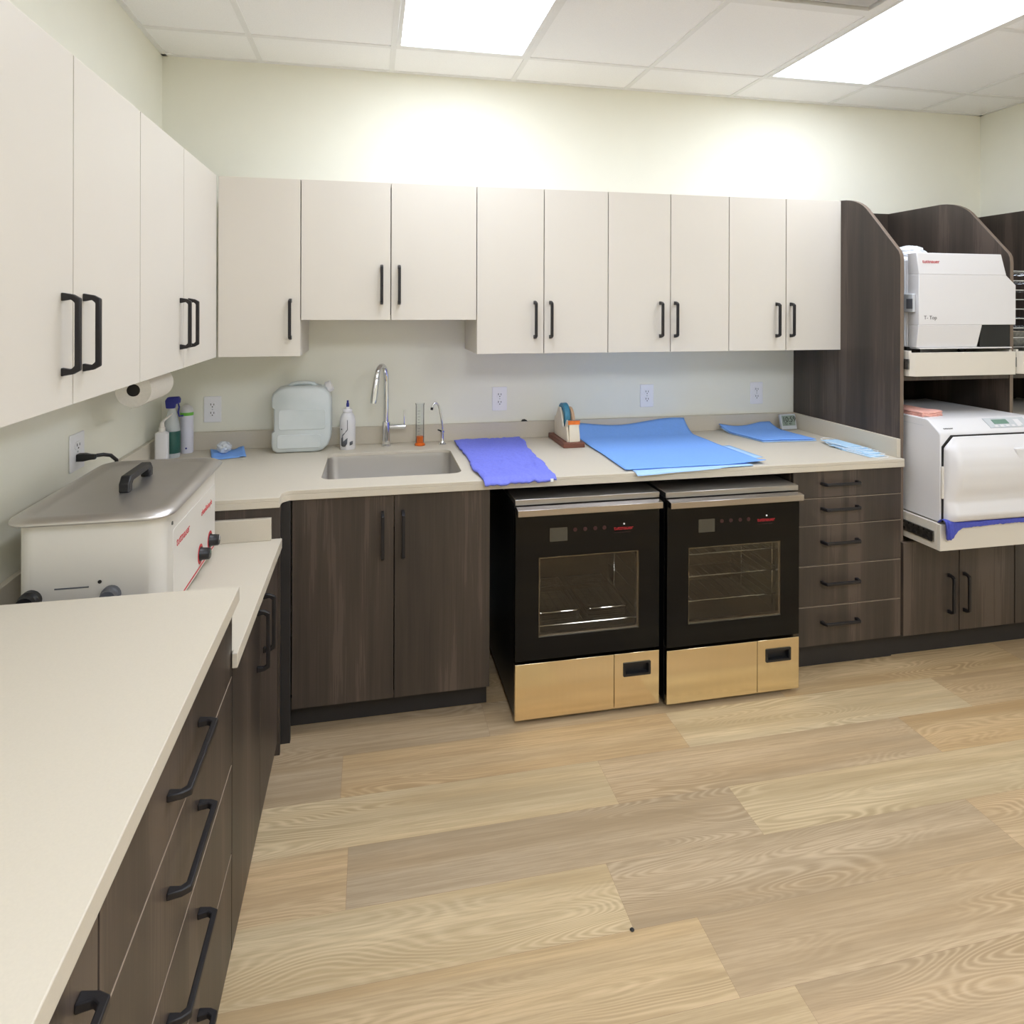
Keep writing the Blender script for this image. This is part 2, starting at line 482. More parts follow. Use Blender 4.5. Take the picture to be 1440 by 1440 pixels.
def front_x(parent, name, x, y0, y1, z0, z1, mats, th=.019):
    """door or drawer front facing +x, its face at x"""
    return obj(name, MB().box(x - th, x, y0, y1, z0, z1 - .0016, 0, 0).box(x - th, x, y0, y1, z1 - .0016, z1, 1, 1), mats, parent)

def front_y(parent, name, y, x0, x1, z0, z1, mats, th=.019):
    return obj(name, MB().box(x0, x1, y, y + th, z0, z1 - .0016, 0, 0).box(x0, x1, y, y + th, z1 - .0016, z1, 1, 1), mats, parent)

CREAM = ['cream_laminate', 'cream_edge']; DARK = ['dark_wood', 'wood_edge']; LIT_BAND = ['dark_wood', 'lit_edge_band']
KU = .9586
def ku(x, c): return c + (x - c) * KU
ZT, ZB, ZM, DU = ku(2.1457, 1.5846), ku(1.3633, 1.5846), ku(1.5232, 1.5846), 3.3329 + ku(-.2628, -3.3329) * -1 - 3.3329
DU = -ku(-.2628, -3.3329)
sx = [.2971, .6403, 1.0330, 1.4270, 1.7515, 2.0738, 2.4010, 2.7197, 3.0430, 3.2665]
sx[9] = 3.3675
sx = [ku(v, .9487) for v in sx]
G = .0021
ug = 'cream wall cabinets'
def upper_back(lb, xs, z0, hz):
    x0, x1 = xs[0], xs[-1]
    t = thing('wall_cabinet', lb, 'wall cabinet', ((x0 + x1) / 2, -.0, z0), ug)
    mb = MB(); yb = -DU + .021
    mb.box(x0 + .001, x0 + .018, yb, -.002, z0, ZT).box(x1 - .018, x1 - .001, yb, -.002, z0, ZT).box(x0 + .018, x1 - .018, yb, -.002, ZT - .018, ZT)
    mb.box(x0 + .018, x1 - .018, yb, -.002, z0 + .004, z0 + .022).box(x0 + .018, x1 - .018, -.012, -.002, z0 + .022, ZT - .018)
    obj('carcass', mb, CREAM, t)
    for i in range(len(xs) - 1):
        d = front_y(t, 'door', -DU, xs[i] + G, xs[i + 1] - G, z0, ZT, CREAM)
        hx, za = ku(hz[i][0], .9487), ku(hz[i][1], 1.5846)
        handle(d, (hx, -DU, za), 'z', '-y', Ln=.17)
    return t
upper_back('single-door cream wall cabinet in the corner, left of the short one over the sink', sx[0:2], ZB, [(.597, 1.527)])
upper_back('short two-door cream wall cabinet hanging above the sink', sx[1:4], ZM, [(.992, 1.683), (1.070, 1.683)])
upper_back('two-door cream wall cabinet right beside the short one, above the purple towel', sx[3:6], ZB, [(1.706, 1.523), (1.783, 1.523)])
upper_back('two-door cream wall cabinet above the large blue drape, middle of the three tall ones', sx[5:8], ZB, [(2.346, 1.523), (2.425, 1.523)])
XP = 3.2665          # left face of the tall dark shelving
SHELF_X = 3.372
upper_back('two-door cream wall cabinet touching the tall dark side panel', sx[7:10], ZB, [(2.988, 1.52), (3.070, 1.52)])

DL = ku(.2925, .9487)
def upper_left(lb, ys, hs):
    ys = [ku(v, -3.3329) for v in ys]; hs = [ku(v, -3.3329) for v in hs]
    y0, y1 = ys[-1], ys[0]
    t = thing('wall_cabinet', lb, 'wall cabinet', (0, (y0 + y1) / 2, ZB), ug)
    mb = MB(); xb = DL - .021
    mb.box(.002, xb, y0 + .001, y0 + .018, ZB, ZT).box(.002, xb, y1 - .018, y1 - .001, ZB, ZT).box(.002, xb, y0 + .018, y1 - .018, ZT - .018, ZT)
    mb.box(.002, xb, y0 + .018, y1 - .018, ZB + .004, ZB + .022).box(.002, .012, y0 + .018, y1 - .018, ZB + .022, ZT - .018)
    obj('carcass', mb, CREAM, t)
    for i in range(len(ys) - 1):
        d = front_x(t, 'door', DL, ys[i + 1] + G, ys[i] - G, ZB, ZT, CREAM)
        handle(d, (DL, hs[i], 1.5245), 'z', 'x', Ln=.17)
upper_left('two-door cream wall cabinet on the left wall, above the paper towels', [-.2655, -.7752, -1.2299], [-.7152, -.8202])
upper_left('two-door cream wall cabinet on the left wall, nearest the camera', [-1.2299, -1.6704, -2.11], [-1.6154, -1.7254])

# ------------------------------------------------------------------ base units
ZC = .914; ZU = .878
DC = .8061
def sink_cabinet():
    x0, x1, z0 = .6633, 1.4010, .108; y = -.788
    t = thing('sink_cabinet', 'dark wood two-door base cabinet under the sink, left of the ovens', 'cabinet', ((x0 + x1) / 2, y + .3, 0), 'dark wood base cabinets')
    mb = MB().box(x0, x0 + .018, y + .021, -.03, z0, ZU - .001).box(x1 - .018, x1, y + .021, -.03, z0, ZU - .001).box(x0 + .018, x1 - .018, y + .021, -.03, z0, z0 + .018)
    mb.box(x0 + .018, x1 - .018, -.05, -.03, z0 + .018, ZU - .001)
    obj('carcass', mb, 'dark_wood', t)
    xm = 1.0332
    for a, b, hx in ((x0, xm, .990), (xm, x1, 1.066)):
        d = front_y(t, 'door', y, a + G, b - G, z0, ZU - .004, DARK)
        handle(d, (hx, y, .724), 'z', '-y')
    obj('toe_kick', MB().box(x0 - .02, x1, -.71, -.69, .0, z0 - .001), 'toe_kick', t)
sink_cabinet()

# corner unit that carries the left end of the worktop, with its filler strip painted dark for shadow
t = thing('corner_cabinet', 'dark wood corner cabinet end between the low worktop and the sink cabinet', 'cabinet', (.3, -.4, 0), 'dark wood base cabinets')
obj('side_panel', MB().box(.004, .634, -.872, -.853, .0, ZU - .001), 'dark_wood', t)
obj('filler_strip', MB().box(.606, .6615, -.812, -.79, .0, ZU - .001), 'toe_kick', t)
obj('return_panel', MB().box(.606, .625, -.852, -.813, .0, ZU - .001), 'toe_kick', t)  # wood given a near-black tone for shade, like the strip

def left_doors():
    x = .626; z0 = .02
    t = thing('base_cabinet', 'dark wood two-door base cabinet under the low worktop on the left', 'cabinet', (.3, -1.26, 0), 'dark wood base cabinets')
    obj('carcass', MB().box(.004, x - .021, -1.650, -.876, .03, .728), 'dark_wood', t)
    for a, b, hy in ((-1.651, -1.242, -1.300), (-1.242, -.876, -1.188)):
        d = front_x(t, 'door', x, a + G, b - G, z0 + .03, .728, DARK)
        handle(d, (x, hy, .615), 'z', 'x', Ln=.178)
    obj('toe_kick', MB().box(.5, x - .03, -1.651, -.876, .0, .0295), 'toe_kick', t)
left_doors()

def left_drawers(lb, y0, y1, zs, hys, hzs, pt):
    x = .626
    t = thing('drawer_unit', lb, 'drawer unit', (.3, (y0 + y1) / 2, 0), 'dark wood drawer units')
    obj('carcass', MB().box(.004, x - .021, y0 + .001, y1 - .001, .03, ZU - .001), 'dark_wood', t)
    for (za, zb), hz in zip(zip(zs[:-1], zs[1:]), hzs):
        d = front_x(t, 'drawer', x, y0 + G, y1 - G, za + G, zb - G, LIT_BAND)
        handle(d, (x, hys, hz), 'y', 'x', Ln=.21)
    obj('toe_kick', MB().box(.5, x - .03, y0, y1, .0, .0295), 'toe_kick', t)
left_drawers('dark wood four-drawer unit on the left with long black pulls, beside the low doors', -2.44, -1.653, [.05, .286, .498, .708, ZU - .002], -2.063, [.225, .42, .628, .787], 0)
left_drawers('dark wood drawer unit at the lower left edge, nearest the camera', -3.2, -2.442, [.05, .286, .498, .708, ZU - .002], -2.60, [.225, .42, .628, .80], 0)

def right_drawers():
    x0, x1, y = 2.722, 3.2655, -.7865
    t = thing('drawer_unit', 'dark wood five-drawer unit between the right oven and the tall shelving', 'drawer unit', ((x0 + x1) / 2, -.4, 0), 'dark wood drawer units')
    obj('carcass', MB().box(x0, x1, y + .021, -.03, .116, ZU - .001), 'dark_wood', t)
    zs = [.1162, .2891, .4654, .6403, .7581, ZU - .002]
    for (a, b), hz in zip(zip(zs[:-1], zs[1:]), (.218, .392, .567, .712, .820)):
        d = front_y(t, 'drawer', y, x0 + G, x1 - G, a + G, b - G, LIT_BAND)
        handle(d, (2.95, y, hz), 'x', '-y', Ln=.186)
    obj('toe_kick', MB().box(x0, x1, -.73, -.71, .0, .115), 'toe_kick', t)
right_drawers()

# ------------------------------------------------------------------ worktops
arc = [(.674 + .04 * math.cos(a), -.846 + .04 * math.sin(a)) for a in [PI - PI / 2 * i / 8 for i in range(9)]]
outer = [(.002, -.002), (.002, -.888), (.634, -.888)] + arc + [(3.2655, -DC), (3.2655, -.002)]
hole = rrect(.7569, 1.3079, -.6702, -.2143, .045, 6)
t = thing('worktop', 'long beige worktop along the back wall with the sink cut into it', 'worktop', (1.6, -.4, ZU))
outer_in = [(.04, -.04), (.04, -.85), (.596, -.85), (.60, -.80), (.66, -.765), (3.225, -.765), (3.225, -.04)]
mbw = MB().plate(outer, [hole], 'z', .9005, ZC)
mbw.plate(outer, [outer_in], 'z', ZU, .9004)
obj('slab', mbw, 'worktop', t, bevel=.0015)
obj('backsplash', MB().box(.022, 3.246, -.021, -.002, ZC, .9976), 'worktop', t, bevel=.0015)
obj('backsplash', MB().box(.002, .021, -.876, -.002, ZC, .9976), 'worktop', t, bevel=.0015)
obj('backsplash', MB().box(3.2465, 3.2655, -.782, -.002, ZC, .9976), 'worktop', t, bevel=.0015)

ZL = .766
t = thing('worktop', 'low beige worktop on the left that the cleaner stands on', 'worktop', (.3, -1.26, .73))
obj('slab', MB().prism([(.002, -.8735), (.002, -1.652), (.6285, -1.652), (.6285, -1.668), (.6407, -1.668), (.6407, -.8735)], 'z', .731, ZL), 'worktop', t, bevel=.0015)
obj('backsplash', MB().box(.022, .606, -.893, -.8735, ZL, .843), 'worktop', t, bevel=.0015)
obj('backsplash', MB().box(.002, .021, -1.64, -.8735, ZL, .86), 'worktop', t, bevel=.0015)
tag(obj('worktop', MB().box(.002, .6407, -3.2, -1.642, ZU + .001, ZC), 'worktop', bevel=.002, origin=(.3, -2.4, ZU)), 'beige worktop in the left foreground, over the long-handled drawers', 'worktop')

# sink bowl
t = thing('sink', 'stainless steel undermount sink bowl in the worktop', 'sink', (1.03, -.44, .70))
def ring(d, z, r): return [(p[0], p[1], z) for p in rrect(.7569 - .004 + d, 1.3079 + .004 - d, -.6702 - .004 + d, -.2143 + .004 - d, r, 6)]
mb = MB().loft([ring(-.02, .8998, .06), ring(0, .8998, .045), ring(.002, .885, .045), ring(.012, .735, .045), ring(.02, .715, .045), ring(.05, .702, .045)], False, True)
mb.loft([ring(-.02, .8998, .06), ring(-.003, .897, .047), ring(.0, .885, .047), ring(.009, .735, .047), ring(.018, .712, .047), ring(.05, .698, .045)], False, True)
obj('bowl', mb, 'steel_brushed', t, open_=True)
obj('drain', MB().lathe([(.045, .7022), (.045, .705), (.036, .7035), (.030, .7025)], (1.03, -.40, 0), n=24), 'chrome', t)
# main faucet
t = thing('faucet', 'tall chrome pull-down faucet with curved spout behind the sink', 'faucet', (1.017, -.085, ZC))
obj('body', MB().lathe([(.0225, ZC), (.0225, ZC + .006), (.019, ZC + .01), (.019, ZC + .116), (.012, ZC + .12)], (1.017, -.085, 0), n=24), 'chrome', t)
pts = [(1.017, -.085, ZC + .11), (1.017, -.085, 1.22)]
for i in range(1, 13):
    a = PI * .92 * i / 12; rr = .046
    s = rr - rr * math.cos(a)
    pts.append((1.017 - s * .5, -.085 - s * .86, 1.235 + 1.45 * rr * math.sin(a)))
obj('spout', MB().tube(pts, .0125, 14), 'chrome', t)
e = Vector(pts[-1]); d = (e - Vector(pts[-2])).normalized()
obj('spray_head', MB().tube([e, e + d * .004, e + d * .02, e + d * .105, e + d * .122], [.0135, .0145, .0145, .0165, .0135], 14), 'chrome', t)
lv = obj('lever', MB().tube([(1.033, -.085, 1.005), (1.108, -.087, 1.005)], .0125, 14), 'chrome', t)
obj('lever_pin', MB().tube([(1.102, -.086, 1.015), (1.102, -.086, 1.085)], .0036, 8), 'chrome', lv)
# drinking water faucet
t = thing('filter_faucet', 'small slim chrome water tap right of the tall faucet', 'faucet', (1.285, -.1, ZC))
obj('base', MB().lathe([(.019, ZC), (.019, ZC + .004), (.010, ZC + .012), (.008, ZC + .02), (.008, ZC + .055), (.011, ZC + .058), (.011, ZC + .068), (.006, ZC + .074)], (1.285, -.1, 0), n=18), 'chrome', t)
pts = [(1.285, -.1, ZC + .07), (1.286, -.1, 1.0), (1.281, -.1, 1.04), (1.272, -.1, 1.085), (1.266, -.1, 1.105), (1.257, -.102, 1.117), (1.248, -.104, 1.118), (1.239, -.106, 1.11), (1.234, -.108, 1.093)]
obj('spout', MB().tube(pts, .0052, 10), 'chrome', t)
obj('tip', MB().tube([(1.2345, -.108, 1.096), (1.233, -.1085, 1.084)], .0066, 10), 'black_plastic', t)
obj('lever', MB().tube([(1.285, -.105, ZC + .064), (1.262, -.112, ZC + .074)], [.0045, .003], 8), 'black_plastic', t)

# ------------------------------------------------------------------ outlets
def outlet(lb, cx, cz):
    t = thing('power_outlet', lb, 'power outlet', (cx, 0, cz), 'white wall outlets')
    obj('cover_plate', MB().prism(rrect(cx - .038, cx + .038, cz - .0605, cz + .0605, .004, 3), 'y', -.006, -.0005), 'white_plate', t, bevel=.002)
    for s in (1, -1):
        z = cz + s * .0195
        r = obj('receptacle', MB().prism(rrect(cx - .0165, cx + .0165, z - .0145, z + .0145, .012, 5), 'y', -.0085, -.0055), 'white_plate', t, bevel=.0006)
        for nm, a, b, c, d in (('slot', -.0085, -.0055, -.001, .0085), ('slot', .0050, .0078, -.001, .0075)):
            obj(nm, MB().box(cx + a, cx + b, -.0089, -.0083, z + c, z + d), 'slot_dark', r)
        obj('ground_hole', MB().lathe([(.0027, -.0089), (.0027, -.0083)], (cx, 0, z - .0075), 'y', 12), 'slot_dark', r)
    obj('screw', MB().lathe([(.003, -.0075), (.003, -.0058)], (cx, 0, cz), 'y', 12), 'pale_grey', t)
    return t
o0 = outlet('white wall outlet in the left corner, between the aerosol can and the jug', .221, 1.101)
def copy_tree(o, parent=None):
    c = o.copy(); COL.objects.link(c); c.parent = parent
    for ch in list(o.children): copy_tree(ch, c)
    return c
for lb, x, z in (('white wall outlet above the purple towel', 1.587, 1.1155), ('white wall outlet above the large blue drape', 2.3885, 1.111), ('white wall outlet above the small folded blue drape, nearest the dark panel', 3.0385, 1.110)):
    c = copy_tree(o0); c.location = (x, 0, z); c['label'] = lb
c = copy_tree(o0); c.location = (0, -.908, 1.106); c.rotation_euler = (0, 0, PI / 2); c['label'] = 'white wall outlet on the left wall with the black plug in it'
c.scale = (1.42, 1, 1)

# ------------------------------------------------------------------ ultrasonic cleaner
def cleaner():
    t = thing('ultrasonic_cleaner', 'large cream ultrasonic cleaner with stainless lid on the low worktop', 'ultrasonic cleaner', (.27, -1.24, ZL))
    X0, X1, Y0, Y1, zb, zt = .112, .442, -1.535, -.945, .782, 1.057
    def rg(z, d=0.0, r=.045): return [(p[0], p[1], z) for p in rrect(X0 + d, X1 - d, Y0 + d, Y1 - d, r, 6)]
    body = obj('body', MB().loft([rg(zb, .004), rg(zb + .006), rg(zt)]), 'white_enamel', t, bevel=.002)
    for x in (X0 + .05, X1 - .05):
        for y in (Y0 + .05, Y1 - .05):
            obj('foot', MB().lathe([(.016, ZL), (.018, ZL + .004), (.018, zb + .002)], (x, y, 0), n=16), 'black_plastic', t)
    # lid: rolled rim, panel sunk a little inside it
    def lr(d, z, r): return [(p[0], p[1], z) for p in rrect(X0 - .022 + d, X1 + .022 - d, Y0 - .028 + d, Y1 + .024 - d, r, 7)]
    lid = obj('lid', MB().loft([lr(.012, zt + .001, .055), lr(.002, zt + .002, .06), lr(0, zt + .006, .062), lr(.003, zt + .012, .062), lr(.014, zt + .018, .058), lr(.03, zt + .019, .05), lr(.045, zt + .014, .045), lr(.06, zt + .013, .04)]), 'steel_lid', t, angle=60)
    cx, cy, z = .283, -1.225, zt + .013
    mb = MB().prism([(cy - .102, z - .001), (cy - .102, z + .024), (cy - .084, z + .043), (cy + .084, z + .043), (cy + .102, z + .024), (cy + .102, z - .001), (cy + .076, z - .001), (cy + .076, z + .016), (cy + .066, z + .025), (cy - .066, z + .025), (cy - .076, z + .016), (cy - .076, z - .001)], 'x', cx - .014, cx + .014)
    obj('lid_handle', mb, 'black_plastic', lid, bevel=.004)
    # control side, facing the room
    xf = X1
    pnl = obj('control_panel', MB().prism(rrect(-1.455, -.985, .79, 1.0, .012, 4), 'x', xf - .001, xf + .0012), 'white_enamel', t, bevel=.0005)
    text('lettering', 'tuttnauer', .034, (xf + .0014, -1.425, .945), (0, 1, 0), (0, 0, 1), 'red_print', pnl)
    text('lettering', 'clean&simple', .026, (xf + .0014, -1.165, .945), (0, 1, 0), (0, 0, 1), 'red_print', pnl)
    obj('printed_line', MB().box(xf + .0010, xf + .0017, -1.44, -1.0, .7955, .801), 'red_print', pnl)
    for y in (-1.175, -1.055):
        obj('dial_ring', MB().lathe([(.030, xf + .0010), (.030, xf + .0018)], (0, y, .835), 'x', 24), 'red_print', pnl)
        kn = obj('knob', MB().lathe([(.021, xf + .001), (.021, xf + .004), (.018, xf + .008), (.017, xf + .027), (.014, xf + .03)], (0, y, .835), 'x', 20), 'black_plastic', t)
        obj('pointer', MB().box(xf + .0295, xf + .031, y - .002, y + .002, .835, .849), 'white_plate' if y > -1.1 else 'lcd_green', kn)
    obj('screw', MB().lathe([(.005, xf - .001), (.005, xf + .002)], (0, -1.462, 1.02), 'x', 12), 'slide_metal', t)
    # end towards the camera: seam line, vent hole, drain valve
    obj('seam_plate', MB().box(.20, .275, Y0 - .0015, Y0 + .001, .897, .9), 'grey_plastic', t)
    obj('vent_hole', MB().lathe([(.0045, Y0 - .0012), (.0045, Y0 + .001)], (.299, 0, .909), 'y', 12), 'slot_dark', t)
    obj('drain_valve', MB().lathe([(.022, Y0 + .001), (.022, Y0 - .012), (.018, Y0 - .016), (.018, Y0 - .03)], (.325, 0, .877), 'y', 20), 'grey_plastic', t)
    obj('hose_outlet', MB().lathe([(.024, Y0 + .001), (.024, Y0 - .014), (.019, Y0 - .02), (.019, Y0 - .035)], (.15, 0, .877), 'y', 20), 'black_plastic', t)
    # mains lead up to the wall outlet
    cd = obj('power_cord', MB().tube([(.058, -.895, 1.088), (.072, -.88, 1.087), (.088, -.862, 1.08), (.1, -.845, 1.06), (.1, -.838, 1.03), (.085, -.85, 1.0), (.065, -.885, .98), (.06, -.915, .95), (.062, -.93, .9), (.08, -.937, .86), (.13, -.9415, .84), (.2, -.947, .84)], .0062, 10), 'black_plastic', t)
    obj('plug', MB().loft([[(x, -.915 + p[0], 1.088 + p[1]) for p in rrect(-w, w, -h, h, .004, 3)] for x, w, h in ((.0095, .016, .012), (.03, .016, .012), (.045, .011, .009), (.062, .008, .008))]), 'black_plastic', cd, bevel=.001)
cleaner()

# ------------------------------------------------------------------ corner bottles
t = thing('squeeze_bottle', 'small white bottle with a slanted white nozzle, in front of the blue-capped spray bottle', 'bottle', (.069, -.235, ZC), 'bottles in the left corner')
obj('body', MB().loft([[(p[0], p[1], z) for p in rrect(.069 - w, .069 + w, -.235 - .7 * w, -.235 + .7 * w, .01, 4)] for z, w in ((ZC, .023), (ZC + .004, .026), (1.037, .026), (1.042, .021), (1.046, .014))]), 'white_plastic', t)
cp = obj('collar', MB().lathe([(.0135, 1.045), (.0135, 1.062), (.010, 1.064), (.0085, 1.082), (.005, 1.086)], (.069, -.235, 0), n=18), 'white_rubber', t)
obj('nozzle', MB().tube([(.069, -.235, 1.082), (.078, -.235, 1.094), (.098, -.24, 1.11), (.112, -.243, 1.122)], [.006, .0055, .0035, .002], 10), 'white_rubber', cp)
t = thing('spray_bottle', 'clear spray bottle with a dark blue trigger head in the corner', 'bottle', (.082, -.14, ZC), 'bottles in the left corner')
obj('body', MB().lathe([(.033, ZC), (.035, ZC + .006), (.035, 1.035), (.031, 1.06), (.018, 1.115), (.014, 1.13)], (.082, -.14, 0), n=24), 'clear_film', t)
obj('label', MB().lathe([(.0355, ZC + .02), (.0358, ZC + .021), (.0358, 1.03), (.0355, 1.031)], (.082, -.14, 0), n=24), 'dark_green', t)
hd = obj('trigger_head', MB().prism([(.06, 1.13), (.056, 1.165), (.066, 1.18), (.112, 1.182), (.118, 1.17), (.116, 1.152), (.1, 1.15), (.096, 1.13)], 'y', -.152, -.128), 'cap_blue', t, bevel=.004)
obj('trigger', MB().tube([(.108, -.14, 1.153), (.112, -.14, 1.135), (.108, -.14, 1.112), (.112, -.14, 1.094), (.13, -.14, 1.097)], .0038, 8), 'cap_blue', hd)
t = thing('aerosol_can', 'white cylindrical can with a bright green band beside the spray bottle', 'bottle', (.122, -.0535, ZC), 'bottles in the left corner')
obj('body', MB().lathe([(.026, ZC), (.028, ZC + .004), (.028, 1.085)], (.122, -.0535, 0), n=28), 'lavender_white', t)
obj('band', MB().lathe([(.0282, 1.085), (.0282, 1.099)], (.122, -.0535, 0), n=28), 'green_band', t)
obj('shoulder', MB().lathe([(.028, 1.0992), (.0275, 1.108), (.022, 1.122), (.015, 1.128), (.012, 1.131)], (.122, -.0535, 0), n=28), 'white_plastic', t)
obj('dot', MB().lathe([(.004, -.0823), (.004, -.0805)], (.126, 0, .938), 'y', 12), 'cap_blue', t)

# ------------------------------------------------------------------ cloth helper
def nz(x, y, z=0.0): return noise.noise(Vector((x, y, z)))
def cloth(fn, nu, nv): return MB().grid(fn, nu, nv)
def bil(c, u, v):
    """c = near-left, near-right, far-right, far-left"""
    a = Vector(c[0]).lerp(Vector(c[1]), u); b = Vector(c[3]).lerp(Vector(c[2]), u)
    return a.lerp(b, v)

# little blue sheet with crumpled film on it, left corner
def corner_sheet(u, v):
    p = bil([(.272, -.255, 0), (.405, -.205, 0), (.365, -.045, 0), (.225, -.06, 0)], u, v)
    z = ZC + .004 + .012 * max(0, nz(u * 4, v * 4, 3)) + .05 * max(0, u - .72) * v + .03 * max(0, .3 - u) * v
    return (p.x, p.y, z)
tag(obj('blue_sheet', cloth(corner_sheet, 14, 14), 'blue_drape', solid=.002, origin=(.31, -.14, ZC), open_=True), 'small crumpled blue sheet in the left corner behind the cleaner', 'drape')
bmx = bmesh.new(); bmesh.ops.create_icosphere(bmx, subdivisions=3, radius=1)
mb = MB(); vs = []
for v in bmx.verts:
    k = 1 + .22 * nz(v.co.x * 2.6, v.co.y * 2.6, v.co.z * 2.6) + .1 * nz(v.co.x * 7, v.co.y * 7, v.co.z * 7)
    vs.append((.297 + .031 * v.co.x * k, -.13 + .031 * v.co.y * k, .9465 + .026 * v.co.z * k))
mb.add(vs, [[q.index for q in f.verts] for f in bmx.faces]); bmx.free()
tag(obj('plastic_wrap', mb, 'clear_film', origin=(.297, -.13, .93), angle=15), 'crumpled ball of clear plastic on the small blue sheet', 'wrapper')

# paper towels under the left wall cabinet
t = thing('paper_towel_roll', 'white paper towel roll hanging under the left wall cabinet', 'paper towel', (.166, -.76, 1.30))
R_ = .056
obj('roll', MB().loft([[(.166 + r * math.cos(a), y, 1.30 + r * math.sin(a)) for a in [2 * PI * k / 36 for k in range(36)]] for y, r in ((-.89, .021), (-.89, R_), (-.635, R_), (-.635, .021), (-.89, .021))], False, False), 'paper', t)
obj('loose_sheet', MB().grid(lambda u, v: (.166 + (R_ + .001) * math.cos(-PI * .62 + .25 * PI * u) + .02 * max(0, .4 - u), -.888 + .252 * v, 1.30 + (R_ + .001) * math.sin(-PI * .62 + .25 * PI * u) - .02 * max(0, .5 - u)), 8, 4), 'paper', t, solid=.001, open_=True)
obj('core', MB().lathe([(.0205, -.889), (.0205, -.636)], (.166, 0, 1.30), 'y', 24), 'card_core', t)
mb = MB().box(.150, .182, -.6345, -.630, 1.285, ZB + .0045).box(.150, .182, -.895, -.8905, 1.33, ZB + .0045)
mb.tube([(.166, -.633, 1.30), (.166, -.60, 1.30)], .006, 8)
obj('bracket', mb, 'white_rubber', t)

# ------------------------------------------------------------------ jug
def jug():
    t = thing('water_jug', 'large translucent white plastic jug left of the sink', 'jug', (.635, -.11, ZC))
    y0, y1 = -.165, -.035
    pr = [(.525, ZC), (.508, ZC + .012), (.502, ZC + .03), (.502, 1.005), (.512, 1.013), (.5125, 1.118), (.503, 1.126), (.503, 1.168), (.51, 1.188), (.530, 1.206), (.565, 1.216), (.700, 1.216), (.735, 1.206), (.755, 1.185), (.764, 1.15), (.765, 1.02), (.763, .975), (.752, .945), (.728, .922), (.70, ZC)]
    cx, cz = .635, 1.06
    def ring_at(y, k):
        return [(cx + (p[0] - cx) * k, y, max(ZC, cz + (p[1] - cz) * k)) for p in pr]
    mb = MB().loft([ring_at(y0, .93), ring_at(y0 + .006, .975), ring_at(y0 + .02, 1.0), ring_at(y1 - .02, 1.0), ring_at(y1 - .006, .975), ring_at(y1, .93)])
    b = obj('body', mb, 'jug_plastic', t, angle=50)
    obj('embossed_panel', MB().prism(rrect(.535, .742, 1.02, 1.112, .012, 4), 'y', y0 - .003, y0 + .004), 'jug_plastic', b, bevel=.0025)
    obj('embossed_panel', MB().prism(rrect(.528, .722, .935, .998, .012, 4), 'y', y0 - .003, y0 + .004), 'jug_plastic', b, bevel=.0025)
    obj('neck', MB().tube([(.722, -.1, 1.19), (.745, -.1, 1.203)], .022, 18), 'jug_plastic', t)
    obj('cap', MB().tube([(.742, -.1, 1.2015), (.744, -.1, 1.2025), (.764, -.1, 1.2135), (.766, -.1, 1.2145)], [.023, .026, .026, .023], 20), 'white_plastic', t)
    obj('carry_handle', MB().tube([(.575, -.1, 1.212), (.585, -.1, 1.222), (.61, -.1, 1.227), (.66, -.1, 1.227), (.685, -.1, 1.222), (.695, -.1, 1.212)], .009, 10), 'jug_plastic', t)
jug()

# white bottle with blue tip
t = thing('glue_bottle', 'white squeeze bottle with a small blue tip and black printing beside the sink', 'bottle', (.8385, -.115, ZC))
c = (.8385, -.115, 0)
obj('body', MB().lathe([(.033, ZC), (.036, ZC + .005), (.036, 1.03), (.0365, 1.045), (.034, 1.062), (.026, 1.078), (.0205, 1.084), (.0205, 1.09)], c, n=32), 'white_plastic', t)
obj('cap', MB().lathe([(.0205, 1.0905), (.021, 1.092), (.021, 1.101), (.009, 1.104), (.008, 1.112)], c, n=24), 'white_plate', t)
obj('tip', MB().lathe([(.0065, 1.1125), (.0068, 1.126), (.0045, 1.132), (.0045, 1.142)], c, n=14), 'cap_blue', t)
def on_cyl(cx, cy, r, pts):  # printed outline wrapped on the bottle front
    return [(cx + r * math.sin(a / r), cy - r * math.cos(a / r), z) for a, z in pts]
pb = MB()
def patch(pts, r=.0373):
    a = on_cyl(c[0], c[1], r, pts); n = len(a)
    pb.add(a, [list(range(n))])
patch([(-.0325, .935), (-.031, .968), (-.022, .981), (-.020, .955), (-.022, .93)]); patch([(-.022, .93), (-.020, .955), (-.006, .967), (.001, .972), (-.001, .945), (-.010, .931)])
patch([(-.0275, .97), (-.025, .985), (.000, 1.012), (.002, 1.009), (-.021, .982)]); patch([(-.0015, 1.010), (-.0015, 1.055), (.0015, 1.055), (.0015, 1.008)])
patch([(.010, .936), (.010, .952), (.022, .956), (.027, .955), (.026, .941), (.02, .938)])
patch([(-.034, 1.008), (-.034, 1.013), (-.027, 1.015), (-.025, 1.011), (-.028, 1.008)])
obj('printing', pb, 'grey_plastic', t, solid=.0003, open_=True)
text('lettering', 'tuttnauer', .0001 + .006, (.841, -.1518, 1.052), (1, 0, 0), (0, 0, 1), 'grey_print', t) if False else None

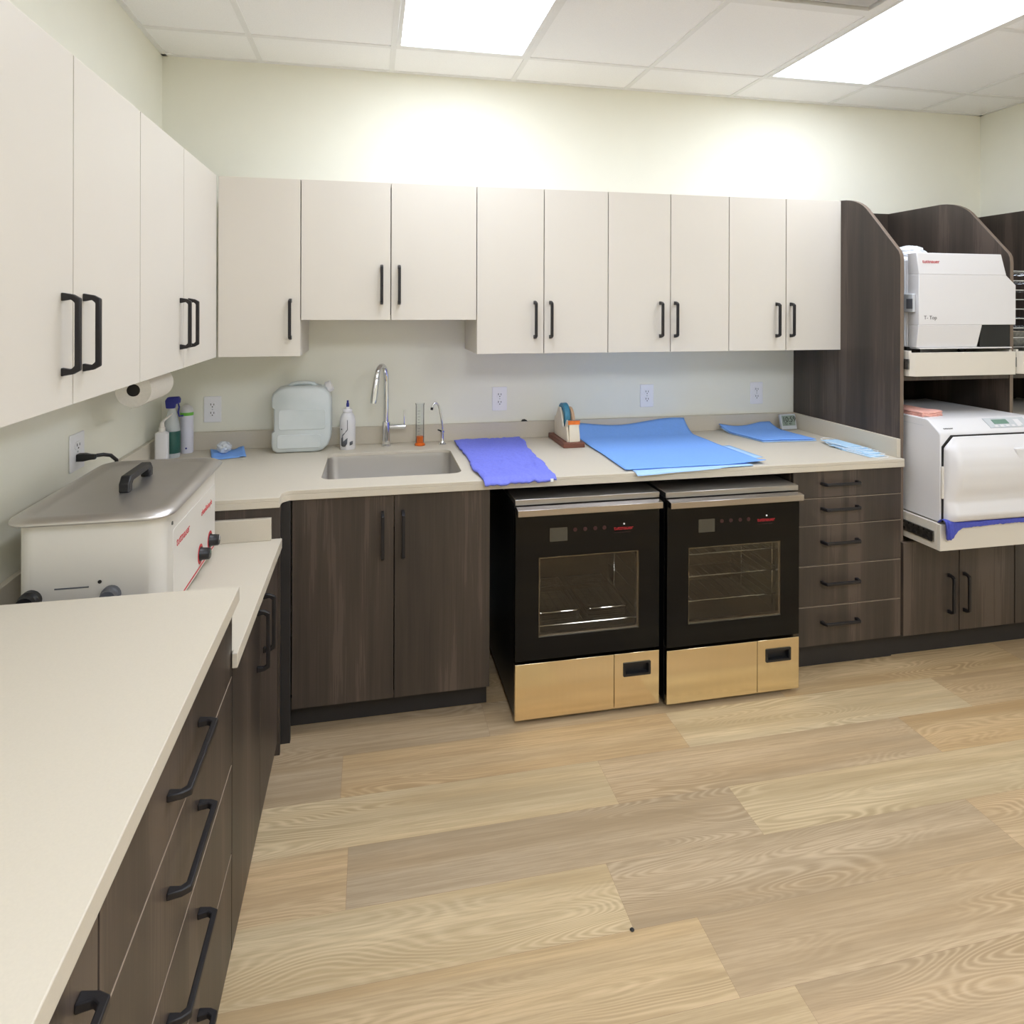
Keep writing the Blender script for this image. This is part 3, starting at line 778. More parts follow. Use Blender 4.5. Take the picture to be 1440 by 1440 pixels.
# measuring cylinder with orange liquid
t = thing('measuring_cylinder', 'tall clear measuring cylinder with orange liquid between the two taps', 'cylinder', (1.177, -.1, ZC))
c = (1.177, -.1, 0)
obj('glass', MB().loft([[(c[0] + r * math.cos(a), c[1] + r * math.sin(a), z) for a in [2 * PI * k / 24 for k in range(24)]] for r, z in ((.026, ZC), (.026, ZC + .006), (.02, ZC + .011), (.02, 1.108), (.0225, 1.117), (.0205, 1.117), (.0185, 1.108), (.0185, ZC + .014))]), 'clear_glass', t)
obj('liquid', MB().lathe([(.0245, ZC + .0005), (.0245, ZC + .007), (.0182, ZC + .0142), (.0182, .958)], c, n=24), 'orange_liquid', t)
gm = MB()
for k in range(9):
    z = .97 + k * .014; gm.box(c[0] - .012, c[0] - (.004 if k % 2 else .0), c[1] - .0206, c[1] - .0186, z, z + .0012)
obj('graduation', gm, 'grey_print', t)

# ------------------------------------------------------------------ purple towel
def purple(u, v):
    p = bil([(1.362, -.845, 0), (1.652, -.835, 0), (1.686, -.045, 0), (1.350, -.066, 0)], u, v)
    x, y = p.x, p.y
    x += .010 * nz(v * 5, 1.3, u * 2) + .012 * (u - .5) * math.sin(v * 9) * .6 - (.02 * math.exp(-((v - .62) / .14) ** 2) if u < .1 else 0) * 0
    x += .006 * nz(v * 17, 5.5, u * 3) * (1 - .9 * min(1, min(u, 1 - u) / .2)); y += .006 * nz(u * 15, 9.1, v * 3) * (1 - .9 * min(1, min(v, 1 - v) / .1))
    z = ZC + .0145 + .0045 * nz(u * 5, v * 8, .4) + .004 * nz(u * 13 + v * 5, v * 15, 7) + .0015 * nz(u * 40, v * 46, 2)
    z -= .005 * math.exp(-((u - .86 + .05 * math.sin(v * 9)) / .02) ** 2) * (.3 + .7 * (v < .5))
    z -= .004 * math.exp(-((v - .36) / .02) ** 2) * (1 if .15 < u < .42 else .25)
    ov = max(0.0, -DC - .004 - y)
    z -= ov * .52
    e = min(u, 1 - u, v * 2, (1 - v) * 2)
    z = max(z, ZC + .0118 - ov * .52) - .004 * max(0, 1 - e / .03)
    return (x, y, z)
t = thing('folded_towel', 'folded purple towel lying over the worktop edge right of the sink', 'towel', (1.51, -.45, ZC))
obj('cloth', cloth(purple, 70, 100), 'purple_cloth', t, solid=.0075, bevel=0, angle=70, open_=True)
obj('tag', MB().box(1.626, 1.638, -.8515, -.8485, ZC - .006, ZC + .006), 'mask_white', t, bevel=.001)

# ------------------------------------------------------------------ tape dispenser
def tape():
    t = thing('tape_dispenser', 'ivory tape dispenser with a blue roll on a brown wooden board', 'tape dispenser', (1.892, -.165, ZC))
    obj('base_board', MB().box(1.838, 1.944, -.306, -.026, ZC, ZC + .024), 'brown_board', t, bevel=.003)
    z0 = ZC + .0242
    xs0, xs1 = 1.862, 1.926
    side = [(-.285, z0), (-.285, z0 + .02), (-.272, z0 + .072), (-.288, z0 + .104), (-.268, z0 + .104), (-.235, z0 + .062), (-.205, z0 + .062), (-.178, z0 + .125), (-.155, z0 + .148), (-.128, z0 + .148), (-.108, z0 + .125), (-.085, z0 + .098), (-.062, z0 + .09), (-.054, z0 + .05), (-.054, z0)]
    for a, b in ((xs0, xs0 + .009), (xs1 - .009, xs1)):
        obj('side_wall', MB().prism(side, 'x', a, b), 'ivory_plastic', t, bevel=.002)
    f = obj('front_wall', MB().prism([(-.288, z0), (-.278, z0), (-.274, z0 + .10), (-.290, z0 + .104)], 'x', xs0 + .0095, xs1 - .0095), 'ivory_plastic', t, bevel=.001)
    obj('warning_label', MB().box(xs0 + .003, xs1 - .003, -.2922, -.2905, z0 + .084, z0 + .103), 'orange_label', f)
    obj('back_wall', MB().box(xs0 + .0095, xs1 - .0095, -.062, -.055, z0, z0 + .085), 'ivory_plastic', t)
    obj('floor_plate', MB().box(xs0 + .0095, xs1 - .0095, -.274, -.0625, z0, z0 + .006), 'ivory_plastic', t)
    cy, cz, R = -.145, z0 + .098, .07
    rl = obj('tape_roll', MB().loft([[(x, cy + r * math.cos(a), cz + r * math.sin(a)) for a in [2 * PI * k / 32 for k in range(32)]] for x, r in ((1.875, .038), (1.875, R), (1.900, R), (1.900, .038), (1.875, .038))], False, False), 'tape_blue', t)
    obj('core', MB().lathe([(.0375, 1.8745), (.0375, 1.9005)], (0, cy, cz), 'x', 24), 'ivory_plastic', t)
    obj('tape_roll', MB().loft([[(x, cy - .03 + r * math.cos(a), cz - .012 + r * math.sin(a)) for a in [2 * PI * k / 28 for k in range(28)]] for x, r in ((1.9015, .03), (1.9015, .066), (1.9145, .066), (1.9145, .03), (1.9015, .03))], False, False), 'tape_tan', t)
    obj('cutter', MB().box(xs0 + .002, xs1 - .002, -.296, -.286, z0 + .1045, z0 + .1065), 'steel', t)
tape()
tag(obj('binder_clip', MB().prism([(1.698, .9978), (1.731, .9978), (1.726, 1.0035), (1.716, 1.0085), (1.704, 1.007)], 'y', -.02, -.006), 'black_plastic', bevel=.002, origin=(1.714, -.012, .9978)), 'tiny dark clip on top of the backsplash, left of the tape dispenser', 'clip')

# ------------------------------------------------------------------ large blue drape, up against the backsplash
def big(u, v):
    p = bil([(1.962, -.778, 0), (2.600, -.772, 0), (2.592, -.026, 0), (1.972, -.026, 0)], u, v)
    x = p.x + .006 * nz(v * 4, 2.2, u); y = p.y + .004 * nz(u * 5, 8.8)
    k = max(0, (v - .84) / .16)
    rise = (.055 + .012 * math.sin(u * 6.2 + 2.5) + .018 * max(0, u - .7)) * k * k
    z = ZC + .008 + .0022 * nz(u * 3, v * 3, 5) + rise
    z += .010 * math.exp(-(v / .05) ** 2) * max(0, u - .72) / .28
    if y > -.03 + 0: y = min(y, -.0265)
    return (x, y, z)
def under(u, v):
    p = bil([(1.990, -.84, 0), (2.525, -.802, 0), (2.54, -.42, 0), (1.995, -.42, 0)], u, v)
    ov = max(0, -DC - .003 - p.y)
    return (p.x + .004 * nz(u * 3, v * 3, 3), p.y, ZC + .0035 + .0008 * nz(u * 5, v * 3, 9) - ov * .25 + (.0022 if v < .1 and u > .7 else 0))
t = thing('surgical_drape', 'large light blue drape sheet spread over the worktop above the ovens', 'drape', (2.28, -.4, ZC), 'blue drapes on the worktop')
obj('top_sheet', cloth(big, 44, 60), 'blue_drape', t, solid=.0016, angle=70, open_=True)
obj('under_sheet', cloth(under, 30, 20), 'pale_drape', t, solid=.0014, angle=70, open_=True)
obj('under_sheet', cloth(lambda u, v: tuple(Vector(bil([(2.45, -.70, 0), (2.66, -.66, 0), (2.645, -.40, 0), (2.47, -.40, 0)], u, v)) + Vector((0, 0, ZC + .0022))), 8, 8), 'pale_drape', t, solid=.0012, angle=70, open_=True)

def small(u, v):
    p = bil([(2.846, -.365, 0), (3.132, -.382, 0), (3.100, -.035, 0), (2.785, -.05, 0)], u, v)
    k = max(0, (v - .7) / .3)
    z = ZC + .012 + .03 * k * k * (1 - .55 * math.sin(PI * min(1, u * 1.25))) + .0015 * nz(u * 4, v * 4, 4)
    return (p.x + .004 * nz(v * 3, 6), p.y, z)
t = thing('surgical_drape', 'small folded blue drape lying in front of the digital clock', 'drape', (2.96, -.2, ZC), 'blue drapes on the worktop')
obj('top_sheet', cloth(small, 24, 24), 'blue_drape', t, solid=.0018, angle=70, open_=True)
obj('under_sheet', cloth(lambda u, v: (lambda p: (p[0] + .006 * (u - .3), p[1] - .004, ZC + .0055 + (p[2] - ZC - .012) * .8))(small(u * .98 + .01, v * .99)), 20, 20), 'pale_drape', t, solid=.003, angle=70, open_=True)

# digital clock
def clock():
    t = thing('digital_clock', 'small silver digital clock standing against the backsplash by the dark panel', 'clock', (3.19, -.09, ZC))
    M = Matrix.Translation((3.187, -.082, ZC + .0022)) @ Matrix.Rotation(math.radians(4), 4, 'Z') @ Matrix.Rotation(math.radians(-13), 4, 'X')
    def put(mb):
        mb.v = [M @ p for p in mb.v]; return mb
    w, h = .049, .083
    obj('case', put(MB().prism(rrect(-w, w, 0, h, .005, 4), 'y', -.007, .008)), 'pale_grey', t, bevel=.002)
    obj('screen', put(MB().box(-w + .008, w - .008, -.0078, -.0068, .02, h - .008)), 'lcd_grey', t)
    ex = (M.to_3x3() @ Vector((1, 0, 0))); ez = (M.to_3x3() @ Vector((0, 0, 1)))
    text('digits', '10:59', .040, M @ Vector((-.0395, -.0079, .041)), ex, ez, 'slot_dark', t, space=.98)
    text('digits', '72  41', .02, M @ Vector((-.03, -.0079, .024)), ex, ez, 'slot_dark', t)
    obj('kickstand', put(MB().box(-.015, .015, .0082, .0105, .004, .05)), 'pale_grey', t)
clock()

# face masks, fanned
rm = random.Random(5)
mks = [(3.165, -.668, 2), (3.172, -.630, 8), (3.170, -.588, 13), (3.176, -.548, 4), (3.172, -.515, -3)]
def mask():
    t = thing('face_mask', '', 'face mask', (0, 0, 0), 'pile of face masks')
    def f(u, v):
        a, b = (u - .5) * .175, (v - .5) * .094
        z = .0022 + .0014 * abs(math.sin(v * PI * 4)) * (1 - abs(2 * u - 1) ** 6)
        return (a, b, z)
    obj('pleated_cloth', cloth(f, 16, 26), 'mask_blue', t, solid=.0012, angle=60, open_=True)
    for s in (1, -1):
        obj('ear_loop', MB().tube([(s * .082, -.038, .0022), (s * .11, -.034, .0034), (s * .124, -.006, .005), (s * .113, .024, .0034), (s * .082, .038, .0022)], .0013, 6), 'mask_white', t)
    obj('nose_strip', MB().box(-.05, .05, .040, .045, .003, .0044), 'mask_white', t)
    return t
m0 = mask()
ml = ['pale blue face mask at the bottom of the fanned pile, nearest the counter edge', 'pale blue face mask second from the bottom of the fanned pile', 'pale blue face mask in the middle of the fanned pile', 'pale blue face mask second from the top of the fanned pile', 'pale blue face mask on top of the fanned pile, nearest the clock']
for i, (x, y, a) in enumerate(mks):
    c = m0 if i == 0 else copy_tree(m0)
    c.location = (x, y, ZC + .0003 + .0032 * i); c.rotation_euler = (0, 0, math.radians(a + 95)); c['label'] = ml[i]

# ------------------------------------------------------------------ the two ovens
def oven(lb, x0, x1, yf, label_in):
    t = thing('oven', lb, 'oven', ((x0 + x1) / 2, yf + .3, 0), 'black glass-door ovens')
    yb = -.29; wdt = x1 - x0
    zd0, zd1 = .243, .818
    yc = yf + .034                      # front of the cabinet behind the door
    mb = MB()
    mb.box(x0 + .002, x0 + .012, yc, yb, .018, .826).box(x1 - .012, x1 - .002, yc, yb, .018, .826).box(x0 + .012, x1 - .012, yb - .01, yb, .018, .826)
    mb.box(x0 + .012, x1 - .012, yc, yb - .01, .018, .03).box(x0 + .012, x1 - .012, yc + .02, yb - .01, .815, .826)
    obj('shell', mb, 'black_metal', t, bevel=.001)
    for x in (x0 + .05, x1 - .05):
        for y in (yc + .05, yb - .05):
            obj('foot', MB().lathe([(.016, 0), (.018, .003), (.014, .018)], (x, y, 0), n=14), 'black_plastic', t)
    wx0, wx1, wz0, wz1 = x0 + .0915, x1 - .086, .3285, .6305
    cx0, cx1, cz0, cz1 = wx0 - .03, wx1 + .03, wz0 - .02, wz1 + .02
    mb = MB().plate([(x0 + .012, .032), (x1 - .012, .032), (x1 - .012, .8145), (x0 + .012, .8145)], [[(cx0, cz0), (cx1, cz0), (cx1, cz1), (cx0, cz1)]], 'y', yc, yc + .01)
    obj('front_frame', mb, 'black_metal', t)
    cv = MB(); yk = yc + .40; e = .004
    cv.box(cx0 - e, cx0, yc + .0105, yk, cz0, cz1).box(cx1, cx1 + e, yc + .0105, yk, cz0, cz1).box(cx0 - e, cx1 + e, yk, yk + e, cz0 - e, cz1 + e)
    cv.box(cx0 - e, cx1 + e, yc + .0105, yk, cz0 - e, cz0).box(cx0 - e, cx1 + e, yc + .0105, yk, cz1, cz1 + e)
    obj('cavity', cv, 'oven_cavity', t)
    rk = MB()
    for zz in ((wz0 + .06, wz0 + .16, wz0 + .25) if label_in else (wz0 + .01, )):
        for yy in (yc + .03, yc + .38): rk.tube([(cx0, yy, zz), (cx1, yy, zz)], .003, 6)
        for k in range(13):
            x = cx0 + .01 + (cx1 - cx0 - .02) * k / 12; rk.tube([(x, yc + .03, zz), (x, yc + .38, zz)], .0014, 5)
    for s in ((cx0 + .006), (cx1 - .006)):
        for yy in (yc + .06, yc + .3): rk.tube([(s, yy, cz0), (s, yy, cz1)], .0025, 6)
        for k in range(4): rk.tube([(s, yc + .03, cz0 + .05 + .07 * k), (s, yc + .38, cz0 + .05 + .07 * k)], .002, 6)
    obj('wire_rack', rk, 'chrome', t)
    obj('cavity_lamp', MB().lathe([(.012, yk - .001), (.012, yk - .008), (.006, yk - .014)], (cx0 + .09, 0, cz1 - .05), 'y', 16), 'white_plate', t)
    # door
    gl = obj('door', MB().plate([(x0, zd0), (x1, zd0), (x1, zd1), (x0, zd1)], [[(wx0, wz0), (wx1, wz0), (wx1, wz1), (wx0, wz1)]], 'y', yf, yf + .026), 'black_glass', t, bevel=.0015)
    obj('window_pane', MB().box(wx0 + .0004, wx1 - .0004, yf + .001, yf + .006, wz0 + .0004, wz1 - .0004), 'oven_glass', gl)
    wf = MB().plate([(wx0 + .0005, wz0 + .0005), (wx1 - .0005, wz0 + .0005), (wx1 - .0005, wz1 - .0005), (wx0 + .0005, wz1 - .0005)], [[(wx0 + .006, wz0 + .006), (wx1 - .006, wz0 + .006), (wx1 - .006, wz1 - .006), (wx0 + .006, wz1 - .006)]], 'y', yf + .0065, yf + .0255)
    obj('window_rim', wf, 'steel', gl)
    hb = obj('handle_bar', MB().prism([(yf - .026, .797), (yf - .026, .8215), (yf - .0005, .8245), (yf + .028, .8245), (yf + .028, .8195), (yf - .0005, .8195), (yf - .0005, .797)], 'x', x0 + .004, x1 + .004), 'steel', gl, bevel=.0012)
    obj('screen', MB().box(x0 + .134, x0 + .204, yf - .0006, yf + .001, .689, .741), 'display_grey', gl)
    for i, (dx, dz) in enumerate(((.235, .729), (.275, .729), (.316, .729), (.353, .729))):
        obj('touch_symbol', MB().lathe([(.008, yf - .0005), (.008, yf + .0005)], (x0 + dx, 0, dz), 'y', 16), 'dim_red_print', gl)
    text('lettering', 'tuttnauer', .021, (x0 + .392, yf - .0006, .7165), (1, 0, 0), (0, 0, 1), 'red_print', gl)
    text('lettering', 'Your Sterilization Partners', .0062, (x0 + .393, yf - .0006, .705), (1, 0, 0), (0, 0, 1), 'dim_red_print', gl)
    obj('logo_dot', MB().lathe([(.0035, yf - .0008), (.0035, yf + .0005)], (x0 + .434, 0, .739), 'y', 14), 'white_plate', gl)
    # top and bottom steel
    obj('top_plate', MB().box(x0 + .003, x1 + .009, yf + .02, yb, .8275, .849), 'steel_plate', t, bevel=.0015)
    xs = x0 + .395
    obj('base_panel', MB().box(x0, xs - .001, yf, yf + .02, .02, .231), 'steel_panel', t, bevel=.001)
    ap = obj('access_panel', MB().plate([(xs + .001, .02), (x1, .02), (x1, .231), (xs + .001, .231)], [[(x0 + .436, .145), (x0 + .542, .145), (x0 + .542, .19), (x0 + .436, .19)]], 'y', yf, yf + .02), 'steel_panel', t, bevel=.001)
    gr = MB().plate(rrect(x0 + .432, x0 + .546, .1405, .1945, .004, 3), [rrect(x0 + .441, x0 + .537, .149, .186, .003, 3)], 'y', yf - .003, yf + .0185)
    gr.box(x0 + .437, x0 + .541, yf + .0186, yf + .0195, .146, .189)
    obj('recessed_grip', gr, 'black_plastic', ap)
oven('black glass-door oven beside the sink cabinet, the left of the two', 1.4802, 2.0623, -.8855, False)
oven('black glass-door oven beside the drawer unit, the right of the two', 2.0868, 2.6705, -.9035, True)

def basket(lb, x0, x1):
    y0, y1, z0, z1 = -.815, -.49, .343, .386
    t = thing('mesh_basket', lb, 'basket', ((x0 + x1) / 2, (y0 + y1) / 2, z0), 'mesh baskets in the oven')
    def loop(z, d=0): return [(p[0], p[1], z) for p in rrect(x0 + d, x1 - d, y0 + d, y1 - d, .02, 4)]
    a = loop(z1); obj('rim', MB().tube(a + [a[0]], .0028, 6), 'chrome', t)
    mw = MB()
    for k in range(1, 5):
        b = loop(z0 + (z1 - z0) * k / 5 - .002, .004); mw.tube(b + [b[0]], .0011, 4)
    n = 26
    for k in range(n):
        x = x0 + .012 + (x1 - x0 - .024) * k / (n - 1)
        mw.tube([(x, y0 + .004, z1), (x, y0 + .008, z0 + .0012), (x, y1 - .008, z0 + .0012), (x, y1 - .004, z1)], .0011, 4)
    for k in range(26):
        y = y0 + .012 + (y1 - y0 - .024) * k / 25
        mw.tube([(x0 + .004, y, z1), (x0 + .008, y, z0 + .0034), (x1 - .008, y, z0 + .0034), (x1 - .004, y, z1)], .0011, 4)
    obj('mesh', mw, 'chrome', t)
basket('shallow wire mesh basket on the left inside the oven beside the sink cabinet', 1.580, 1.762)
basket('shallow wire mesh basket on the right inside the oven beside the sink cabinet', 1.785, 1.962)

# ------------------------------------------------------------------ tall shelving
P1, P2, P3, PT = 3.2675, 3.8650, 4.4930, .020
YP = -.775
def side_profile():
    pts = [(-.004, .0), (-.70, .0), (-.70, .117), (YP, .117), (YP, 1.80)]
    # eased corner, slope, rounded shoulder
    A, Bp = Vector((YP, 1.80)), Vector((-.56, 2.062))
    pts += [(YP + .003, 1.822), (YP + .012, 1.842)]
    pts += [(-.585, 2.036)]
    for k in range(1, 8):
        u = k / 7; q0, q1, q2 = Vector((-.585, 2.036)), Vector((-.52, 2.118)), Vector((-.385, 2.126))
        q = q0 * (1 - u) ** 2 + q1 * 2 * u * (1 - u) + q2 * u * u; pts.append((q.x, q.y))
    pts += [(-.004, 2.126)]
    return pts
tw = thing('sterilizer_shelving', 'tall dark wood shelving unit with curved side panels and pull-out trays at the right', 'shelving unit', (3.88, -.39, 0))
sp = side_profile()
for x in (P1, P2, P3):
    mb = MB(); mb.plate(sp, [], 'x', x, x + PT, 0, 1)
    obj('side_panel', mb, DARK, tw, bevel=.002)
obj('toe_kick', MB().box(P1, P3 + PT, -.722, -.7005, .0, .1165), 'toe_kick', tw)
for a, b, nm in ((P1 + PT, P2, 0), (P2 + PT, P3, 1)):
    obj('back_panel', MB().box(a + .0005, b - .0005, -.024, -.004, .117, 2.126), 'dark_wood', tw)
    obj('shelf', MB().box(a + .0005, b - .0005, YP + .004, -.0245, 1.256, 1.276), DARK, tw, bevel=.001)
    obj('shelf', MB().box(a + .0005, b - .0005, YP + .024, -.0245, .512, .530), DARK, tw, bevel=.001)
    xm = (a + b) / 2 - (.008 if nm == 0 else 0)
    e0 = P1 + .002 if nm == 0 else P2 + PT / 2 + .001
    e1 = P2 + PT / 2 - .001 if nm == 0 else P3 + PT
    for c0, c1, hx in ((e0, xm, xm - .062 + .003), (xm, e1, xm + .024)):
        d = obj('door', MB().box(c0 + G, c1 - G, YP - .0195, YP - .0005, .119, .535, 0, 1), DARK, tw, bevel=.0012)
        handle(d, (hx, YP - .0195, .292), 'z', '-y')

def tray(x0, x1, yf, yb, z0, z1, lb, chamfer):
    """shallow pull-out tray: front, floor and two sides in one body"""
    mb = MB()
    if chamfer: fr = [(x0 + .001, yf + .019), (x0 + .016, yf + .002), (x0 + .024, yf), (x1, yf), (x1, yf + .019)]
    else: fr = [(x0, yf), (x1, yf), (x1, yf + .018), (x0, yf + .018)]
    mb.prism(fr, 'z', z0, z1 - (.008 if chamfer else 0))
    ys = yf + (.0195 if chamfer else .0185)
    mb.box(x0, x0 + .014, ys, yb, z0, z1).box(x1 - .014, x1, ys, yb, z0, z1)
    zf = z0 + (.004 if chamfer else z1 - z0 - .016)
    mb.box(x0 + .0145, x1 - .0145, ys, yb, zf, zf + .012)
    tr = obj('pull_out_tray', mb, CREAM, tw, bevel=.0012, label=lb)
    for x, s in ((x0 - .0075, 1), (x1 + .0005, 1)):
        zc_ = (z0 + z1) / 2 - .004
        y_s = ys + (-.004 if chamfer else .012)
        sl = MB().box(x, x + .007, y_s, yb, zc_ - .022, zc_ + .024)
        sl.box(x - .0008, x + .0005, y_s, yb, zc_ + .008, zc_ + .013)
        so = obj('drawer_slide', sl, 'slide_metal', tr)
        if x < x0:
            hm = MB()
            for k in range(7): hm.lathe([(.0034, x - .0012), (.0034, x + .001)], (0, ys + .03 + .028 * k, zc_ + .0175), 'x', 10)
            for k in range(3): hm.box(x - .0014, x + .001, ys + .04 + .06 * k, ys + .065 + .06 * k, zc_ - .014, zc_ - .004)
            obj('slide_hole', hm, 'slot_dark', so)
    return tr
tray(3.297, 3.855, -.963, -.30, .557, .669, 'cream pull-out tray drawn forward under the lower sterilizer', False)
tray(3.297, 3.8555, -.812, -.28, 1.2785, 1.392, 'cream pull-out tray under the upper sterilizer', True)
tray(3.8935, 4.4840, -.80, -.28, 1.2785, 1.392, 'cream pull-out tray at the right picture edge, under the wire racks', True)
tray(3.8935, 4.4840, -.79, -.28, .985, 1.085, 'cream pull-out tray low in the right compartment', False)

# ------------------------------------------------------------------ lower autoclave
def autoclave():
    zb = .672
    X0, X1 = 3.311, 3.832
    t = thing('autoclave', 'large white steam sterilizer with a bulging door on the lower pulled-out tray', 'sterilizer', (3.57, -.6, .669))
    prof = [(-.33, zb), (-.948, zb), (-.948, 1.045), (-.938, 1.058), (-.885, 1.098), (-.868, 1.103), (-.33, 1.103)]
    obj('body', MB().prism(prof, 'x', X0, X1), 'white_plastic', t, bevel=.004)
    for x in (X0 + .05, X1 - .05):
        for y in (-.90, -.38):
            obj('foot', MB().lathe([(.016, .6532), (.016, zb + .001)], (x, y, 0), n=14), 'black_plastic', t)
    dy, dz = -.053, -.040
    def slope(x, s):          # point on the sloping top front, s 0 (top) .. 1 (bottom), just above the face
        return (x - .0, -.885 + dy * s - .0008, 1.098 + dz * s + .0012)
    def sheet(xa, xb, s0, s1, lift): 
        a = [slope(xa, s1), slope(xb, s1), slope(xb, s0), slope(xa, s0)]
        n = Vector((0, -.6, .8))
        return MB().loft([[Vector(p) - n * .001 for p in a], [Vector(p) + n * lift for p in a]])
    cp = obj('control_panel', sheet(3.585, 3.80, .06, .92, .001), 'pale_grey', t, bevel=.0006)
    obj('screen', sheet(3.622, 3.70, .22, .60, .0022), 'lcd_green', cp)
    for k in range(5):
        obj('button', sheet(3.612 + .03 * k, 3.63 + .03 * k, .7, .84, .002), 'white_plastic', cp)
    obj('button', sheet(3.735, 3.765, .25, .75, .002), 'white_plastic', cp)
    text('lettering', 'tuttnauer', .013, slope(3.345, .86), (1, 0, 0), (0, -dy * -1, -dz) if False else (0, .8, .6), 'grey_print', t)
    # door with rolled face, chamfered left edge
    zs = [(.676, -.957), (.688, -.984), (.712, -.993), (.742, -.986), (.765, -.979), (.79, -.983), (.83, -.995), (.89, -1.004), (.945, -1.0), (.99, -.984), (1.02, -.964), (1.036, -.954)]
    def dfn(u, v):
        i = min(int(v * (len(zs) - 1)), len(zs) - 2); f = v * (len(zs) - 1) - i
        z = zs[i][0] * (1 - f) + zs[i + 1][0] * f; y = zs[i][1] * (1 - f) + zs[i + 1][1] * f
        xl = 3.3215 + max(0.0, z - .99) * 1.0
        x = xl + (3.838 - xl) * u
        k = min(1.0, min(u, 1 - u) / .065)
        return (x, -.9535 + (y + .9535) * k - .0015, z)
    mb = MB().grid(dfn, 40, 40)
    dr = obj('door', mb, 'white_plastic', t, solid=-.002, angle=50, open_=True)
    obj('door_gasket', MB().prism([(3.3165, .676), (3.84, .676), (3.84, 1.0425), (3.362, 1.0425), (3.3165, .996)], 'y', -.9525, -.9482), 'slot_dark', dr)
    hg = obj('hinge_cover', MB().box(3.3125, 3.334, -.9575, -.9495, .776, .912), 'white_enamel', dr, bevel=.001)
    obj('door_grip', MB().prism([(3.64, .985), (3.80, .985), (3.80, .872), (3.70, .872), (3.675, .89)], 'y', -1.003, -.984), 'white_plastic', dr, bevel=.004)
    obj('grip_recess_shade', MB().prism([(3.668, .905), (3.80, .905), (3.80, .878), (3.70, .878), (3.682, .89)], 'y', -1.0045, -1.0025), 'pale_grey', dr, bevel=.001)  # grey patch on the grip, painting the shade of its recess
    # top cover seam
    obj('cover_seam', MB().box(X0 - .0006, X0 + .001, -.86, -.34, 1.07, 1.0715), 'pale_grey', t)
autoclave()

# towel hanging over the tray front
def tray_towel(u, v):
    X = .50 * u; x = 3.299 + X
    top = .6705
    b = math.exp(-(X / .05) ** 2)                      # bunched corner
    hang = .060 if X < .035 else .060 - .042 * min(1, (X - .035) / .06) if X < .095 else .018 - .006 * min(1, (X - .095) / .2)
    hang += .004 * nz(X * 60, 4)
    d = v * (hang + .024)
    fold = math.sin(X * 260 + v * 2.4) * b
    if d < .020: y, z = -.9465 - d, top + .003 + .020 * b * math.sin(PI * min(1, d / .02 * .75))
    else: y, z = -.9685, top + .003 - (d - .020) + .014 * b * (1 - v)
    y -= .010 * b * (1 + fold) * min(1, d / .015) + .003 * v
    x += .012 * b * v
    z += .003 * nz(u * 9, v * 2, 2) * (1 if d > .018 else .2)
    return (x, y, z)
tag(obj('folded_towel', cloth(tray_towel, 150, 22), 'navy_cloth', solid=.002, angle=70, origin=(3.5, -.96, .66), open_=True), 'dark blue towel under the lower sterilizer, hanging over the tray edge', 'towel')

# pink cloth on the autoclave
def pink_layer(k):
    def f(u, v):
        p = bil([(3.318, -.845, 0), (3.435, -.835, 0), (3.425, -.62, 0), (3.33, -.62, 0)], u, v)
        e = max(0, 1 - min(u, 1 - u, v, 1 - v) / .12)
        return (p.x + .004 * nz(v * 5, k), p.y + .004 * nz(u * 5, k + 5), 1.1045 + .0075 * (k + 1) + .009 * nz(u * 2.6 + 3, v * 3, k * .3) - .0035 * e)
    return f
t = thing('folded_cloth', 'folded pink cloth on top of the lower sterilizer', 'cloth', (3.38, -.73, 1.104))
for k in range(3):
    obj('layer', cloth(pink_layer(k), 16, 20), 'pink_cloth', t, solid=.0065, angle=70, open_=True)

